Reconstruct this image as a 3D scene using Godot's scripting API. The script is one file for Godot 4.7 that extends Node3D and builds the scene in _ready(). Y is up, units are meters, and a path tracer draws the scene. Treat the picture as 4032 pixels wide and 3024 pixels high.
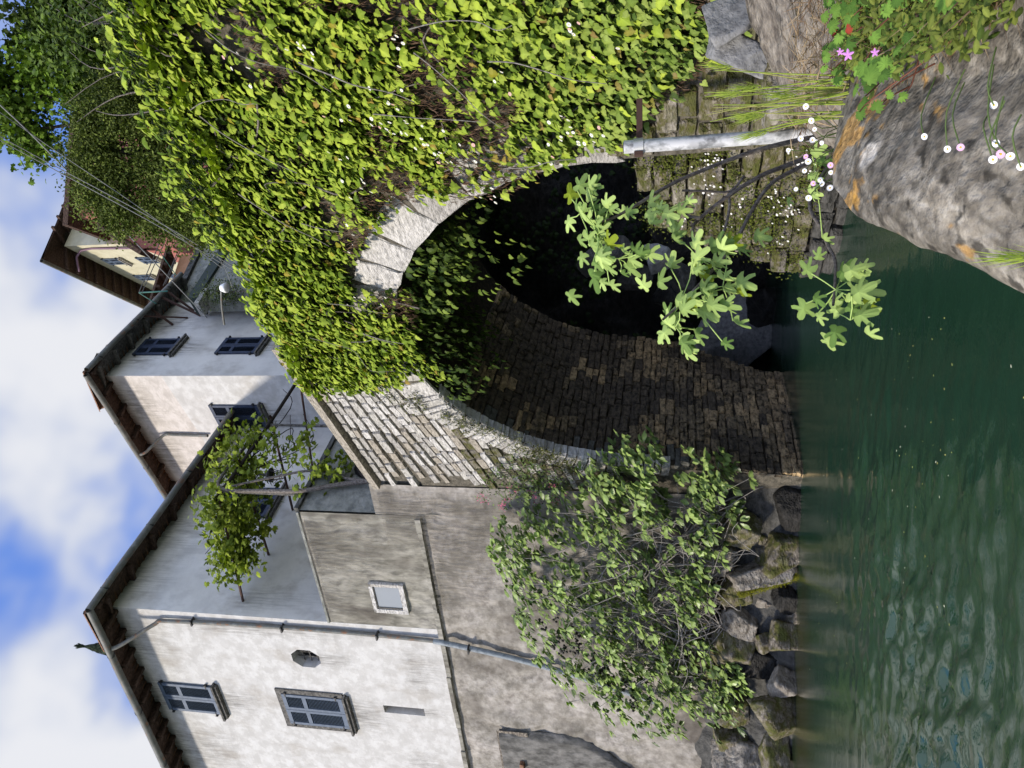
extends Node3D

const UP := Vector3.UP
var rng := RandomNumberGenerator.new()
var fn := FastNoiseLite.new()
var M := {}
var TA: Transform3D      # river front of the corner house: x along the wall, z out of it
var TAR: Transform3D     # its side wall
var TBR: Transform3D     # bridge face
var TT: Transform3D      # side wall of the terrace
var TL: Transform3D      # white house, front
var TR: Transform3D      # white house, side
var TRW: Transform3D     # rock wall under the arch


func V(x: float, y: float, z: float) -> Vector3:
	return Vector3(x, y, z)


func lin(r: float, g: float, b: float, a := 1.0) -> Color:
	var c := Color(r, g, b).linear_to_srgb()
	c.a = a
	return c


func rf(a: float, b: float) -> float:
	return rng.randf_range(a, b)


func frame(x: float, z: float, ax: float, az: float) -> Transform3D:
	var t := Vector3(ax, 0, az).normalized()
	return Transform3D(Basis(t, UP, t.cross(UP)), Vector3(x, 0, z))


# ---------------------------------------------------------------- mesh helpers
class MB:
	var v := PackedVector3Array()
	var n := PackedVector3Array()

	func tri(a: Vector3, b: Vector3, c: Vector3, hint: Vector3) -> void:
		var q := (c - a).cross(b - a)
		if q.length_squared() < 1e-16:
			return
		if q.dot(hint) < 0.0:
			var t := b
			b = c
			c = t
			q = -q
		q = q.normalized()
		v.append(a); v.append(b); v.append(c)
		n.append(q); n.append(q); n.append(q)

	func quad(a: Vector3, b: Vector3, c: Vector3, d: Vector3, hint: Vector3) -> void:
		tri(a, b, c, hint)
		tri(a, c, d, hint)

	func box(lo: Vector3, hi: Vector3, x := Transform3D()) -> void:
		var p := []
		for i in 8:
			p.append(x * Vector3(hi.x if i & 1 else lo.x, hi.y if i & 2 else lo.y, hi.z if i & 4 else lo.z))
		var b := x.basis
		quad(p[0], p[2], p[6], p[4], -b.x)
		quad(p[1], p[3], p[7], p[5], b.x)
		quad(p[0], p[1], p[5], p[4], -b.y)
		quad(p[2], p[3], p[7], p[6], b.y)
		quad(p[0], p[1], p[3], p[2], -b.z)
		quad(p[4], p[5], p[7], p[6], b.z)

	func bar(a: Vector3, b: Vector3, w: float, h: float, up := Vector3.UP) -> void:
		var z := (b - a).normalized()
		var x := up.cross(z).normalized()
		var y := z.cross(x)
		box(Vector3(-w / 2, -h / 2, 0), Vector3(w / 2, h / 2, a.distance_to(b)), Transform3D(Basis(x, y, z), a))

	func mesh() -> ArrayMesh:
		var m := ArrayMesh.new()
		var a := []
		a.resize(Mesh.ARRAY_MAX)
		a[Mesh.ARRAY_VERTEX] = v
		a[Mesh.ARRAY_NORMAL] = n
		m.add_surface_from_arrays(Mesh.PRIMITIVE_TRIANGLES, a)
		return m


func boxmesh(lo: Vector3, hi: Vector3) -> ArrayMesh:
	var b := MB.new()
	b.box(lo, hi)
	return b.mesh()


func gridmesh(p: PackedVector3Array, nu: int, nv: int, cols := PackedColorArray(), loop := false) -> ArrayMesh:
	var nor := PackedVector3Array()
	nor.resize(p.size())
	var idx := PackedInt32Array()
	for j in nv - 1:
		for i in nu - 1:
			var a := j * nu + i
			var t := [a, a + nu, a + 1, a + 1, a + nu, a + nu + 1]
			idx.append_array(PackedInt32Array(t))
			for k in [0, 3]:
				var q := (p[t[k + 2]] - p[t[k]]).cross(p[t[k + 1]] - p[t[k]])
				for e in 3:
					nor[t[k + e]] += q
	for j in nv:
		if loop:
			var s := nor[j * nu] + nor[j * nu + nu - 1]
			nor[j * nu] = s
			nor[j * nu + nu - 1] = s
	for i in nor.size():
		nor[i] = nor[i].normalized()
	var arr := []
	arr.resize(Mesh.ARRAY_MAX)
	arr[Mesh.ARRAY_VERTEX] = p
	arr[Mesh.ARRAY_NORMAL] = nor
	arr[Mesh.ARRAY_INDEX] = idx
	if cols.size():
		arr[Mesh.ARRAY_COLOR] = cols
	var m := ArrayMesh.new()
	m.add_surface_from_arrays(Mesh.PRIMITIVE_TRIANGLES, arr)
	return m


func joinmesh(list: Array) -> ArrayMesh:
	var st := SurfaceTool.new()
	st.begin(Mesh.PRIMITIVE_TRIANGLES)
	for m in list:
		st.append_from(m, 0, Transform3D())
	return st.commit()


func spline(pts: Array, per := 5) -> Array:
	var o := []
	for i in pts.size() - 1:
		var a: Vector3 = pts[maxi(i - 1, 0)]
		var b: Vector3 = pts[i]
		var c: Vector3 = pts[i + 1]
		var d: Vector3 = pts[mini(i + 2, pts.size() - 1)]
		for k in per:
			o.append(b.cubic_interpolate(c, a, d, float(k) / per))
	o.append(pts[-1])
	return o


func tube(pts: Array, r0: float, r1: float, sides := 7) -> ArrayMesh:
	var p := PackedVector3Array()
	var x := Vector3.ZERO
	for i in pts.size():
		var t: Vector3 = (pts[mini(i + 1, pts.size() - 1)] - pts[maxi(i - 1, 0)]).normalized()
		if i == 0:
			x = t.cross(UP if absf(t.y) < 0.9 else Vector3.RIGHT).normalized()
		x = (x - t * x.dot(t)).normalized()
		var y := t.cross(x)
		var r := lerpf(r0, r1, float(i) / (pts.size() - 1))
		for k in sides + 1:
			var a := TAU * k / sides
			p.append(pts[i] + (x * cos(a) + y * sin(a)) * r)
	return gridmesh(p, sides + 1, pts.size(), PackedColorArray(), true)


func lathe(prof: Array, sides := 12) -> ArrayMesh:
	var p := PackedVector3Array()
	for q in prof:
		for k in sides + 1:
			var a := TAU * k / sides
			p.append(Vector3(cos(a) * q.x, q.y, -sin(a) * q.x))
	return gridmesh(p, sides + 1, prof.size(), PackedColorArray(), true)


func rockmesh(sd: int, half: Vector3, planes := 14, rough := 0.05, nu := 48, nv := 32, boxy := false) -> ArrayMesh:
	var r := RandomNumberGenerator.new()
	r.seed = sd
	var ns := []
	for i in planes:
		ns.append([Vector3(r.randfn(), r.randfn(), r.randfn()).normalized(), r.randf_range(0.55, 0.9)])
	if boxy:
		for d in [Vector3.UP, Vector3.DOWN, Vector3.LEFT, Vector3.RIGHT, Vector3.FORWARD, Vector3.BACK]:
			ns.append([(d + Vector3(r.randfn(), r.randfn(), r.randfn()) * 0.14).normalized(), r.randf_range(0.62, 0.78)])
	var p := PackedVector3Array()
	for j in nv:
		var e := lerpf(-PI / 2, PI / 2, float(j) / (nv - 1))
		for i in nu + 1:
			var a := TAU * (i % nu) / nu
			var d := Vector3(cos(a) * cos(e), sin(e), -sin(a) * cos(e))
			var m := 1.12
			for q in ns:
				var c: float = d.dot(q[0])
				if c > 0.05:
					m = minf(m, q[1] / c)
			m += rough * fn.get_noise_3dv(d * 90.0 + Vector3(sd * 13, 0, 0)) + rough * 0.6 * fn.get_noise_3dv(d * 260.0 + Vector3(sd * 7, 0, 0))
			p.append(d * m * half)
	return gridmesh(p, nu + 1, nv, PackedColorArray(), true)


# a block whose front (z = +0.5) is rounded at its edges and rough
func blockmesh(sd: int, bev := 0.12, amp := 0.06) -> ArrayMesh:
	var r := RandomNumberGenerator.new()
	r.seed = sd
	var b := MB.new()
	var g := []
	var cs := [-0.5, -0.5 + bev, 0.0, 0.5 - bev, 0.5]
	for j in 5:
		for i in 5:
			var edge := i in [0, 4] or j in [0, 4]
			var q := Vector3(cs[i], cs[j], 0.5)
			q += Vector3(r.randf_range(-1, 1) * 0.035, r.randf_range(-1, 1) * 0.06, r.randf_range(-1, 1) * amp)
			if edge:
				q.z -= 0.2 + r.randf() * 0.1
			g.append(q)
	for j in 4:
		for i in 4:
			b.quad(g[j * 5 + i], g[j * 5 + i + 1], g[j * 5 + i + 6], g[j * 5 + i + 5], Vector3(0, 0, 1))
	for k in 4:
		for s in [[k, k + 1, Vector3.DOWN], [20 + k, 21 + k, UP], [k * 5, k * 5 + 5, Vector3.LEFT], [k * 5 + 4, k * 5 + 9, Vector3.RIGHT]]:
			var a: Vector3 = g[s[0]]
			var c: Vector3 = g[s[1]]
			b.quad(a, c, Vector3(c.x, c.y, -0.5), Vector3(a.x, a.y, -0.5), s[2])
	return b.mesh()


# a leaf from the right half of its outline (x >= 0, tip at y about 1), folded along the midrib and curled
func leafmesh(half: Array, cy: float, fold: float, curl: float) -> ArrayMesh:
	var b := MB.new()
	var o := []
	for q in half:
		o.append(Vector2(q[0], q[1]))
	for i in range(half.size() - 2, 0, -1):
		o.append(Vector2(-half[i][0], half[i][1]))
	var f := func(q: Vector2) -> Vector3: return Vector3(q.x, q.y, -absf(q.x) * fold - curl * (q.y - cy) * (q.y - cy) - 0.25 * q.x * q.x)
	for i in o.size():
		b.tri(f.call(Vector2(0, cy)), f.call(o[i]), f.call(o[(i + 1) % o.size()]), Vector3(0, 0, 1))
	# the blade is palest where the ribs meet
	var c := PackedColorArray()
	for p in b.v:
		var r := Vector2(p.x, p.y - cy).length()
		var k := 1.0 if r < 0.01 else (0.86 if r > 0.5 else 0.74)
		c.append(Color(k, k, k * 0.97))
	var arr := []
	arr.resize(Mesh.ARRAY_MAX)
	arr[Mesh.ARRAY_VERTEX] = b.v
	arr[Mesh.ARRAY_NORMAL] = b.n
	arr[Mesh.ARRAY_COLOR] = c
	var m := ArrayMesh.new()
	m.add_surface_from_arrays(Mesh.PRIMITIVE_TRIANGLES, arr)
	return m


func leafx(p: Vector3, nrm: Vector3, tip: Vector3, size: float) -> Transform3D:
	var z := nrm.normalized()
	var y := (tip - z * tip.dot(z))
	if y.length() < 1e-4:
		y = z.cross(Vector3(0.3, 0.8, 0.1))
	y = y.normalized()
	return Transform3D(Basis(y.cross(z) * size, y * size, z * size), p)


# ---------------------------------------------------------------- scene helpers
func thing(called: String, label: String, category: String, at := Transform3D(), group := "") -> Node3D:
	var o := Node3D.new()
	o.name = called
	add_child(o, true)
	o.global_transform = at
	tag(o, label, category, group)
	return o


func tag(o: Node3D, label: String, category: String, group := "", kind := "") -> Node3D:
	if label:
		o.set_meta("label", label)
	if category:
		o.set_meta("category", category)
	if group:
		o.set_meta("group", group)
	if kind:
		o.set_meta("kind", kind)
	return o


# a mesh whose points are given in the frame «at»
func part(parent: Node, called: String, m: Mesh, material: Material, at := Transform3D()) -> MeshInstance3D:
	var o := MeshInstance3D.new()
	o.name = called
	o.mesh = m
	o.material_override = material
	parent.add_child(o, true)
	o.global_transform = at
	return o


func many(parent: Node, called: String, m: Mesh, material: Material, xs: Array, cols: Array, stuff := true) -> MultiMeshInstance3D:
	var mm := MultiMesh.new()
	mm.transform_format = MultiMesh.TRANSFORM_3D
	mm.use_colors = cols.size() > 0
	mm.mesh = m
	mm.instance_count = xs.size()
	var inv := Transform3D()
	if parent is Node3D:
		inv = (parent as Node3D).global_transform.affine_inverse()
	for i in xs.size():
		mm.set_instance_transform(i, inv * (xs[i] as Transform3D))
		if cols.size():
			mm.set_instance_color(i, cols[i])
	var o := MultiMeshInstance3D.new()
	o.name = called
	o.multimesh = mm
	o.material_override = material
	parent.add_child(o, true)
	if stuff:
		o.set_meta("kind", "stuff")
	return o


func struct(called: String, m: Mesh, material: Material, label: String, at := Transform3D()) -> MeshInstance3D:
	var o := part(self, called, m, material, at)
	tag(o, label, "", "", "structure")
	return o


func ntex(sd: int, freq: float, cols: Array, offs: Array, oct := 5, kind := FastNoiseLite.TYPE_SIMPLEX_SMOOTH, size := 512, warp := 0.0) -> NoiseTexture2D:
	var n := FastNoiseLite.new()
	n.seed = sd
	n.frequency = freq
	n.noise_type = kind
	n.fractal_octaves = oct
	n.fractal_gain = 0.66
	if warp > 0.0:
		n.domain_warp_enabled = true
		n.domain_warp_amplitude = warp
		n.domain_warp_frequency = freq * 1.5
	var t := NoiseTexture2D.new()
	t.width = size
	t.height = size
	t.seamless = true
	t.seamless_blend_skirt = 0.25
	t.noise = n
	if cols.size():
		var g := Gradient.new()
		g.offsets = PackedFloat32Array(offs)
		g.colors = PackedColorArray(cols)
		t.color_ramp = g
	return t


func mat(tex: Texture2D, scale: Vector3, rough := 0.9, bump: Texture2D = null, bumpcm := 1.0, detail: Texture2D = null, dscale := Vector3.ONE, mode := BaseMaterial3D.BLEND_MODE_MIX) -> StandardMaterial3D:
	var m := StandardMaterial3D.new()
	m.albedo_texture = tex
	m.roughness = rough
	m.metallic_specular = 0.35
	m.uv1_triplanar = true
	m.uv1_world_triplanar = true
	m.uv1_scale = scale
	if bump:
		m.heightmap_enabled = true
		m.heightmap_texture = bump
		m.heightmap_scale = bumpcm
	if detail:
		m.detail_enabled = true
		m.detail_albedo = detail
		m.detail_blend_mode = mode
		m.detail_uv_layer = BaseMaterial3D.DETAIL_UV_2
		m.uv2_triplanar = true
		m.uv2_world_triplanar = true
		m.uv2_scale = dscale
	return m


func plain(c: Color, rough := 0.6, metal := 0.0) -> StandardMaterial3D:
	var m := StandardMaterial3D.new()
	m.albedo_color = c
	m.roughness = rough
	m.metallic = metal
	return m


func leafmat(rough := 0.5, back := Color(0.55, 0.6, 0.3), spec := 0.22) -> StandardMaterial3D:
	var m := StandardMaterial3D.new()
	m.vertex_color_use_as_albedo = true
	m.roughness = rough
	m.metallic_specular = spec
	m.backlight_enabled = true
	m.backlight = back
	m.cull_mode = BaseMaterial3D.CULL_DISABLED
	return m


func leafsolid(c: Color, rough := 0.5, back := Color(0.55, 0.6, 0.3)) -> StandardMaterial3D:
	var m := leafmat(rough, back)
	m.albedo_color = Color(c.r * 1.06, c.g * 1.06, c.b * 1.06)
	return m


func inside(x: float, y: float, poly: PackedVector2Array) -> bool:
	return Geometry2D.is_point_in_polygon(Vector2(x, y), poly)


func pv(a: Array) -> PackedVector2Array:
	var o := PackedVector2Array()
	for q in a:
		o.append(Vector2(q[0], q[1]))
	return o


func mixc(a: Color, b: Color, t: float, j := 0.0) -> Color:
	var c := a.lerp(b, t)
	var k := 1.0 + rf(-j, j)
	return Color(c.r * k, c.g * k, c.b * k)


# ---------------------------------------------------------------- build
func _ready() -> void:
	rng.seed = 7
	fn.seed = 3
	fn.frequency = 0.02
	fn.fractal_octaves = 4
	camera_and_light()
	frames()
	materials()
	leaves()
	setting()
	bridge()
	corner_house()
	terrace()
	white_house()
	far_houses()
	pergola()
	abutment()
	gorge()
	trees()
	ivy()
	bank_left()
	shrub_left()
	bridge_plants()
	boulder()
	bank_right()
	fig()
	foreground_plants()
	cables()
	small_things()


func camera_and_light() -> void:
	var cam := Camera3D.new()
	cam.name = "camera"
	var p := deg_to_rad(12.0)
	var f := V(0, sin(p), -cos(p))
	var u := V(0, cos(p), sin(p))
	cam.transform = Transform3D(Basis(-u, Vector3.RIGHT, -f), V(0, 2, 0))   # held on its side: picture right is down
	cam.fov = 53.0
	cam.near = 0.05
	cam.far = 600.0
	add_child(cam)
	cam.current = true

	var env := Environment.new()
	env.tonemap_mode = Environment.TONE_MAPPER_LINEAR
	env.tonemap_exposure = 2.4
	env.background_mode = Environment.BG_SKY
	env.sdfgi_enabled = true
	env.ssao_enabled = true
	env.ssil_enabled = true
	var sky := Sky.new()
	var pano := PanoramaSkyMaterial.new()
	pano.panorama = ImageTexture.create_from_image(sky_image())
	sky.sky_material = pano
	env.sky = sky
	env.background_energy_multiplier = 1.0
	var we := WorldEnvironment.new()
	we.name = "world_environment"
	we.environment = env
	add_child(we)

	var sun := DirectionalLight3D.new()
	sun.name = "sun"
	sun.light_energy = 0.6
	sun.light_color = Color(1.0, 0.96, 0.90)
	sun.light_angular_distance = 6.0
	sun.shadow_enabled = true
	add_child(sun)
	sun.look_at_from_position(Vector3.ZERO, -V(-0.72, 0.43, 0.42))


func sky_image() -> Image:
	var w := 1536
	var h := 768
	var im := Image.create(w, h, false, Image.FORMAT_RGBF)
	var n := FastNoiseLite.new()
	n.seed = 21
	n.frequency = 1.0
	n.fractal_octaves = 5
	n.fractal_gain = 0.5
	var n2 := FastNoiseLite.new()
	n2.seed = 5
	n2.frequency = 1.0
	n2.fractal_octaves = 3
	for y in h:
		var e := PI * (0.5 - (y + 0.5) / h)
		for x in w:
			var c := Color(0.5, 0.54, 0.58)
			if e > 0.0:
				var a := TAU * (x + 0.5) / w
				var d := Vector3(cos(a) * cos(e), sin(e), sin(a) * cos(e))
				var s := d / (d.y + 0.35)
				var k := n.get_noise_3d(s.x * 2.4, s.y * 0.8, s.z * 2.4) + 0.35 * n2.get_noise_3d(s.x * 0.9 + 9.0, 0.0, s.z * 0.9)
				var cov := smoothstep(-0.20, 0.22, k + 0.6 * smoothstep(0.71, 0.80, d.y))
				var blue := Color(0.05, 0.11, 0.32).lerp(Color(0.135, 0.20, 0.37), pow(1.0 - d.y, 2.0))
				var thick := smoothstep(-0.05, 0.4, k)
				var cloud := Color(0.23, 0.255, 0.32).lerp(Color(0.345, 0.35, 0.37), thick)
				# thin cloud glows round the sun
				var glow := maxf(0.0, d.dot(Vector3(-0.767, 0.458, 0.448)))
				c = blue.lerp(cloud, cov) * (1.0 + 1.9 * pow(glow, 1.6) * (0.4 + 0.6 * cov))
			im.set_pixel(x, y, c)
	return im


func frames() -> void:
	TA = frame(-1.87, -13.6, 0.877, 0.48)
	TAR = frame(-5.1, -15.37, 0.598, -0.801)
	TBR = frame(-1.489, -13.06, 0.551, 0.834)
	TT = frame(-2.5, -13.96, 0.598, -0.801)
	TL = frame(0.23, -19.2, 0.75, 0.66)
	TR = frame(0.23, -19.2, 0.613, -0.79)
	TRW = frame(-0.488, -13.72, 0.551, 0.834)


func materials() -> void:
	var fine := ntex(1, 0.03, [], [], 6)
	var grime := ntex(19, 0.02, [lin(0.30, 0.27, 0.23, 0.55), lin(0.34, 0.31, 0.27, 0.2), lin(0.4, 0.4, 0.4, 0.0), lin(0.4, 0.4, 0.4, 0.0)], [0.22, 0.36, 0.5, 0.9], 6)
	var coarse := ntex(2, 0.012, [], [], 6)
	M.fine = fine
	M.coarse = coarse
	# white lime plaster: near white with grey peeling patches
	var peel := ntex(11, 0.008, [lin(0.44, 0.43, 0.41), lin(0.475, 0.465, 0.445), lin(0.53, 0.52, 0.50), lin(0.56, 0.555, 0.54)], [0.3, 0.485, 0.5, 0.75], 8, FastNoiseLite.TYPE_SIMPLEX_SMOOTH, 1024, 25.0)
	M.white_wall = mat(peel, V(0.33, 0.28, 0.33), 0.95, fine, 0.8, grime, V(0.11, 0.06, 0.11))
	var shade_side := ntex(12, 0.01, [lin(0.55, 0.53, 0.49), lin(0.62, 0.60, 0.555), lin(0.67, 0.65, 0.605)], [0.25, 0.5, 0.8], 8)
	M.shade_side_wall = mat(shade_side, V(0.16, 0.14, 0.16), 0.95, fine, 1.0, grime, V(0.13, 0.07, 0.13))  # plaster copy for shaded walls, warmed to offset their bluish shade
	var pink := ntex(13, 0.011, [lin(0.42, 0.385, 0.35), lin(0.47, 0.435, 0.395), lin(0.54, 0.50, 0.465), lin(0.58, 0.54, 0.51)], [0.25, 0.485, 0.5, 0.8], 8, FastNoiseLite.TYPE_SIMPLEX_SMOOTH, 1024, 20.0)
	M.pink_wall = mat(pink, V(0.2, 0.2, 0.2), 0.95, fine, 1.2)
	var dr := mat(ntex(21, 0.03, [lin(0.13, 0.12, 0.10, 0.9), lin(0.17, 0.155, 0.135, 0.55), lin(0.25, 0.23, 0.2, 0.08), lin(0.3, 0.28, 0.25, 0.0)], [0.25, 0.42, 0.55, 0.75], 6), V(1.1, 0.07, 1.1), 1.0)
	dr.transparency = BaseMaterial3D.TRANSPARENCY_ALPHA
	dr.vertex_color_use_as_albedo = true
	M.drip = dr
	# rough grey render of the river wall
	var rough := ntex(14, 0.02, [lin(0.16, 0.145, 0.13), lin(0.27, 0.247, 0.222), lin(0.36, 0.333, 0.303), lin(0.46, 0.43, 0.395)], [0.2, 0.42, 0.56, 0.82], 8, FastNoiseLite.TYPE_SIMPLEX_SMOOTH, 1024, 15.0)
	var moss_over := ntex(15, 0.012, [lin(0.07, 0.058, 0.047, 0.85), lin(0.09, 0.08, 0.06, 0.5), lin(0.1, 0.1, 0.05, 0.0), lin(0.1, 0.1, 0.05, 0.0)], [0.25, 0.42, 0.56, 0.9], 6)
	M.rough_wall = mat(rough, V(0.19, 0.16, 0.19), 0.97, fine, 3.0, moss_over, V(0.085, 0.07, 0.085))
	# streaked render: stains run down
	var streak := ntex(16, 0.022, [lin(0.11, 0.105, 0.095), lin(0.21, 0.20, 0.175), lin(0.31, 0.295, 0.255), lin(0.40, 0.38, 0.33)], [0.22, 0.40, 0.56, 0.82], 8, FastNoiseLite.TYPE_SIMPLEX_SMOOTH, 1024, 10.0)
	M.streak_wall = mat(streak, V(0.24, 0.085, 0.24), 0.97, fine, 2.5, moss_over, V(0.2, 0.05, 0.2))
	var grey := ntex(17, 0.015, [lin(0.13, 0.135, 0.12), lin(0.22, 0.225, 0.20), lin(0.30, 0.30, 0.27)], [0.25, 0.5, 0.8], 6)
	M.grey_wall = mat(grey, V(0.5, 0.4, 0.5), 0.95, fine, 2.0)
	M.dark_render = mat(ntex(20, 0.022, [lin(0.05, 0.048, 0.045), lin(0.10, 0.097, 0.09), lin(0.16, 0.155, 0.145), lin(0.24, 0.23, 0.215)], [0.22, 0.42, 0.58, 0.85], 8), V(0.3, 0.16, 0.3), 0.97, fine, 3.0)
	M.dark_cap = mat(ntex(18, 0.02, [lin(0.03, 0.03, 0.028), lin(0.07, 0.07, 0.065), lin(0.12, 0.12, 0.11)], [0.3, 0.5, 0.8]), V(0.7, 0.7, 0.7), 0.9, fine, 2.0)
	# building stone in four tones
	var tones := [[0.50, 0.48, 0.44], [0.42, 0.40, 0.37], [0.58, 0.56, 0.53], [0.40, 0.36, 0.30]]
	M.stone = []
	for i in 4:
		var t = tones[i]
		var st := ntex(30 + i, 0.02, [lin(t[0] * 0.45, t[1] * 0.45, t[2] * 0.45), lin(t[0] * 0.8, t[1] * 0.8, t[2] * 0.8), lin(t[0], t[1], t[2]), lin(t[0] * 1.2, t[1] * 1.2, t[2] * 1.2)], [0.2, 0.42, 0.58, 0.8], 6)
		M.stone.append(mat(st, V(0.8, 1.3, 0.8), 0.95, fine, 3.0))
	# damp brown stone of the vault
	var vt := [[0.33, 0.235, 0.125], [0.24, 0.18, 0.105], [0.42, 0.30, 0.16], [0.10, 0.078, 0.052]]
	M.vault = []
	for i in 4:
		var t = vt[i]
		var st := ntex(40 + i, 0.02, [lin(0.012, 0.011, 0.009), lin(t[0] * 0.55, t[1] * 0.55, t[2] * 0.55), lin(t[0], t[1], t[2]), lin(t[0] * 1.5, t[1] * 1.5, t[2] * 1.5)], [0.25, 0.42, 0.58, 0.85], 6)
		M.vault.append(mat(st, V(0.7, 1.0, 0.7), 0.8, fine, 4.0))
	M.lime_stone = mat(ntex(45, 0.02, [lin(0.05, 0.048, 0.04), lin(0.10, 0.098, 0.085), lin(0.17, 0.168, 0.15)], [0.25, 0.5, 0.8]), V(0.7, 1.0, 0.7), 0.95, fine, 3.0)
	M.mortar = mat(ntex(46, 0.02, [lin(0.05, 0.045, 0.035), lin(0.11, 0.10, 0.08), lin(0.17, 0.15, 0.12)], [0.25, 0.5, 0.8]), V(0.7, 0.7, 0.7), 1.0, fine, 3.0)
	M.dark_joint = mat(ntex(47, 0.02, [lin(0.008, 0.008, 0.007), lin(0.02, 0.018, 0.014), lin(0.04, 0.034, 0.025)], [0.25, 0.5, 0.8]), V(0.7, 0.7, 0.7), 1.0, fine, 3.0)
	M.vault_joint = mat(ntex(49, 0.02, [lin(0.012, 0.010, 0.007), lin(0.035, 0.027, 0.017), lin(0.07, 0.052, 0.03)], [0.25, 0.5, 0.8]), V(0.7, 0.7, 0.7), 1.0, fine, 3.0)
	# mossy rock
	var mo := ntex(48, 0.018, [lin(0.075, 0.085, 0.015, 0.95), lin(0.09, 0.075, 0.018, 0.8), lin(0.1, 0.1, 0.03, 0.0), lin(0.1, 0.1, 0.03, 0.0)], [0.34, 0.48, 0.58, 0.9], 6)
	M.mossy = []
	for i in 3:
		var t = [[0.27, 0.24, 0.20], [0.20, 0.18, 0.16], [0.34, 0.31, 0.27]][i]
		var st := ntex(50 + i, 0.02, [lin(t[0] * 0.35, t[1] * 0.35, t[2] * 0.35), lin(t[0] * 0.7, t[1] * 0.7, t[2] * 0.7), lin(t[0], t[1], t[2]), lin(t[0] * 1.3, t[1] * 1.3, t[2] * 1.3)], [0.2, 0.42, 0.58, 0.8], 6)
		M.mossy.append(mat(st, V(0.8, 1.1, 0.8), 0.95, fine, 4.0, mo, V(0.45, 0.45, 0.45)))
	var rk := ntex(55, 0.014, [lin(0.05, 0.043, 0.036), lin(0.13, 0.11, 0.09), lin(0.24, 0.21, 0.17), lin(0.36, 0.32, 0.27)], [0.22, 0.42, 0.58, 0.82], 7, FastNoiseLite.TYPE_SIMPLEX_SMOOTH, 1024, 20.0)
	M.rock = mat(rk, V(0.5, 0.9, 0.5), 0.9, coarse, 6.0, mo, V(0.3, 0.3, 0.3))
	M.rock_bare = mat(rk, V(0.6, 1.0, 0.6), 0.9, coarse, 6.0)
	var rp := ntex(56, 0.014, [lin(0.07, 0.06, 0.05), lin(0.17, 0.15, 0.125), lin(0.26, 0.235, 0.20), lin(0.36, 0.33, 0.29)], [0.22, 0.42, 0.58, 0.82], 7)
	M.rock_slab = mat(ntex(59, 0.02, [lin(0.13, 0.13, 0.13), lin(0.22, 0.22, 0.22), lin(0.30, 0.30, 0.295)], [0.25, 0.5, 0.8], 6), V(0.9, 0.9, 0.9), 0.9, coarse, 2.0)
	M.rock_pale = mat(rp, V(0.6, 1.0, 0.6), 0.9, coarse, 6.0)
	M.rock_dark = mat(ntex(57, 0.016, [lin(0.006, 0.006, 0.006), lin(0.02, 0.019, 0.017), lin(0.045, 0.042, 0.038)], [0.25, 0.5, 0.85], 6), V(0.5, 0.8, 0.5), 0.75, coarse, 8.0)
	M.rock_deep = mat(ntex(58, 0.016, [lin(0.03, 0.03, 0.028), lin(0.07, 0.068, 0.062), lin(0.13, 0.125, 0.115)], [0.25, 0.5, 0.85], 6), V(0.5, 0.8, 0.5), 0.8, coarse, 6.0)
	# wood, tile, metal
	M.wood = mat(ntex(60, 0.02, [lin(0.025, 0.016, 0.012), lin(0.06, 0.036, 0.026), lin(0.11, 0.07, 0.05)], [0.25, 0.5, 0.8]), V(0.8, 0.8, 0.8), 0.9, fine, 2.0)
	M.wood_grey = mat(ntex(61, 0.02, [lin(0.05, 0.048, 0.045), lin(0.11, 0.105, 0.095), lin(0.19, 0.18, 0.165)], [0.25, 0.5, 0.8]), V(0.8, 0.8, 0.8), 0.9, fine, 2.0)
	M.tile = mat(ntex(62, 0.02, [lin(0.08, 0.045, 0.03), lin(0.19, 0.09, 0.05), lin(0.27, 0.15, 0.09), lin(0.2, 0.18, 0.15)], [0.2, 0.45, 0.6, 0.85]), V(0.9, 0.9, 0.9), 0.95, fine, 2.0)
	M.gutter = mat(ntex(63, 0.012, [lin(0.22, 0.09, 0.04), lin(0.13, 0.12, 0.10), lin(0.11, 0.115, 0.105), lin(0.2, 0.2, 0.185)], [0.24, 0.36, 0.5, 0.8]), V(0.5, 0.5, 0.5), 0.55, null, 0.0)
	M.zinc = mat(ntex(64, 0.02, [lin(0.13, 0.15, 0.17), lin(0.22, 0.25, 0.27), lin(0.3, 0.33, 0.35)], [0.25, 0.5, 0.8]), V(0.6, 0.6, 0.6), 0.45, null, 0.0)
	M.pvc = mat(ntex(65, 0.015, [lin(0.16, 0.165, 0.17), lin(0.38, 0.39, 0.40), lin(0.58, 0.59, 0.60)], [0.28, 0.42, 0.55]), V(0.8, 0.5, 0.8), 0.45, null, 0.0)
	M.shutter = mat(ntex(66, 0.02, [lin(0.065, 0.09, 0.13), lin(0.085, 0.115, 0.165), lin(0.11, 0.14, 0.19)], [0.25, 0.5, 0.8]), V(0.7, 0.7, 0.7), 0.55, null, 0.0)
	M.shutter_navy = mat(ntex(67, 0.02, [lin(0.02, 0.03, 0.055), lin(0.03, 0.042, 0.075), lin(0.042, 0.058, 0.095)], [0.25, 0.5, 0.8]), V(0.7, 0.7, 0.7), 0.5, null, 0.0)
	M.iron = plain(lin(0.012, 0.012, 0.014), 0.6)
	M.rust = plain(lin(0.06, 0.03, 0.022), 0.9)
	M.void = plain(lin(0.006, 0.006, 0.006), 1.0)  # near black, paints the dark inside openings
	M.pane = plain(lin(0.26, 0.28, 0.30), 0.15)
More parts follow.
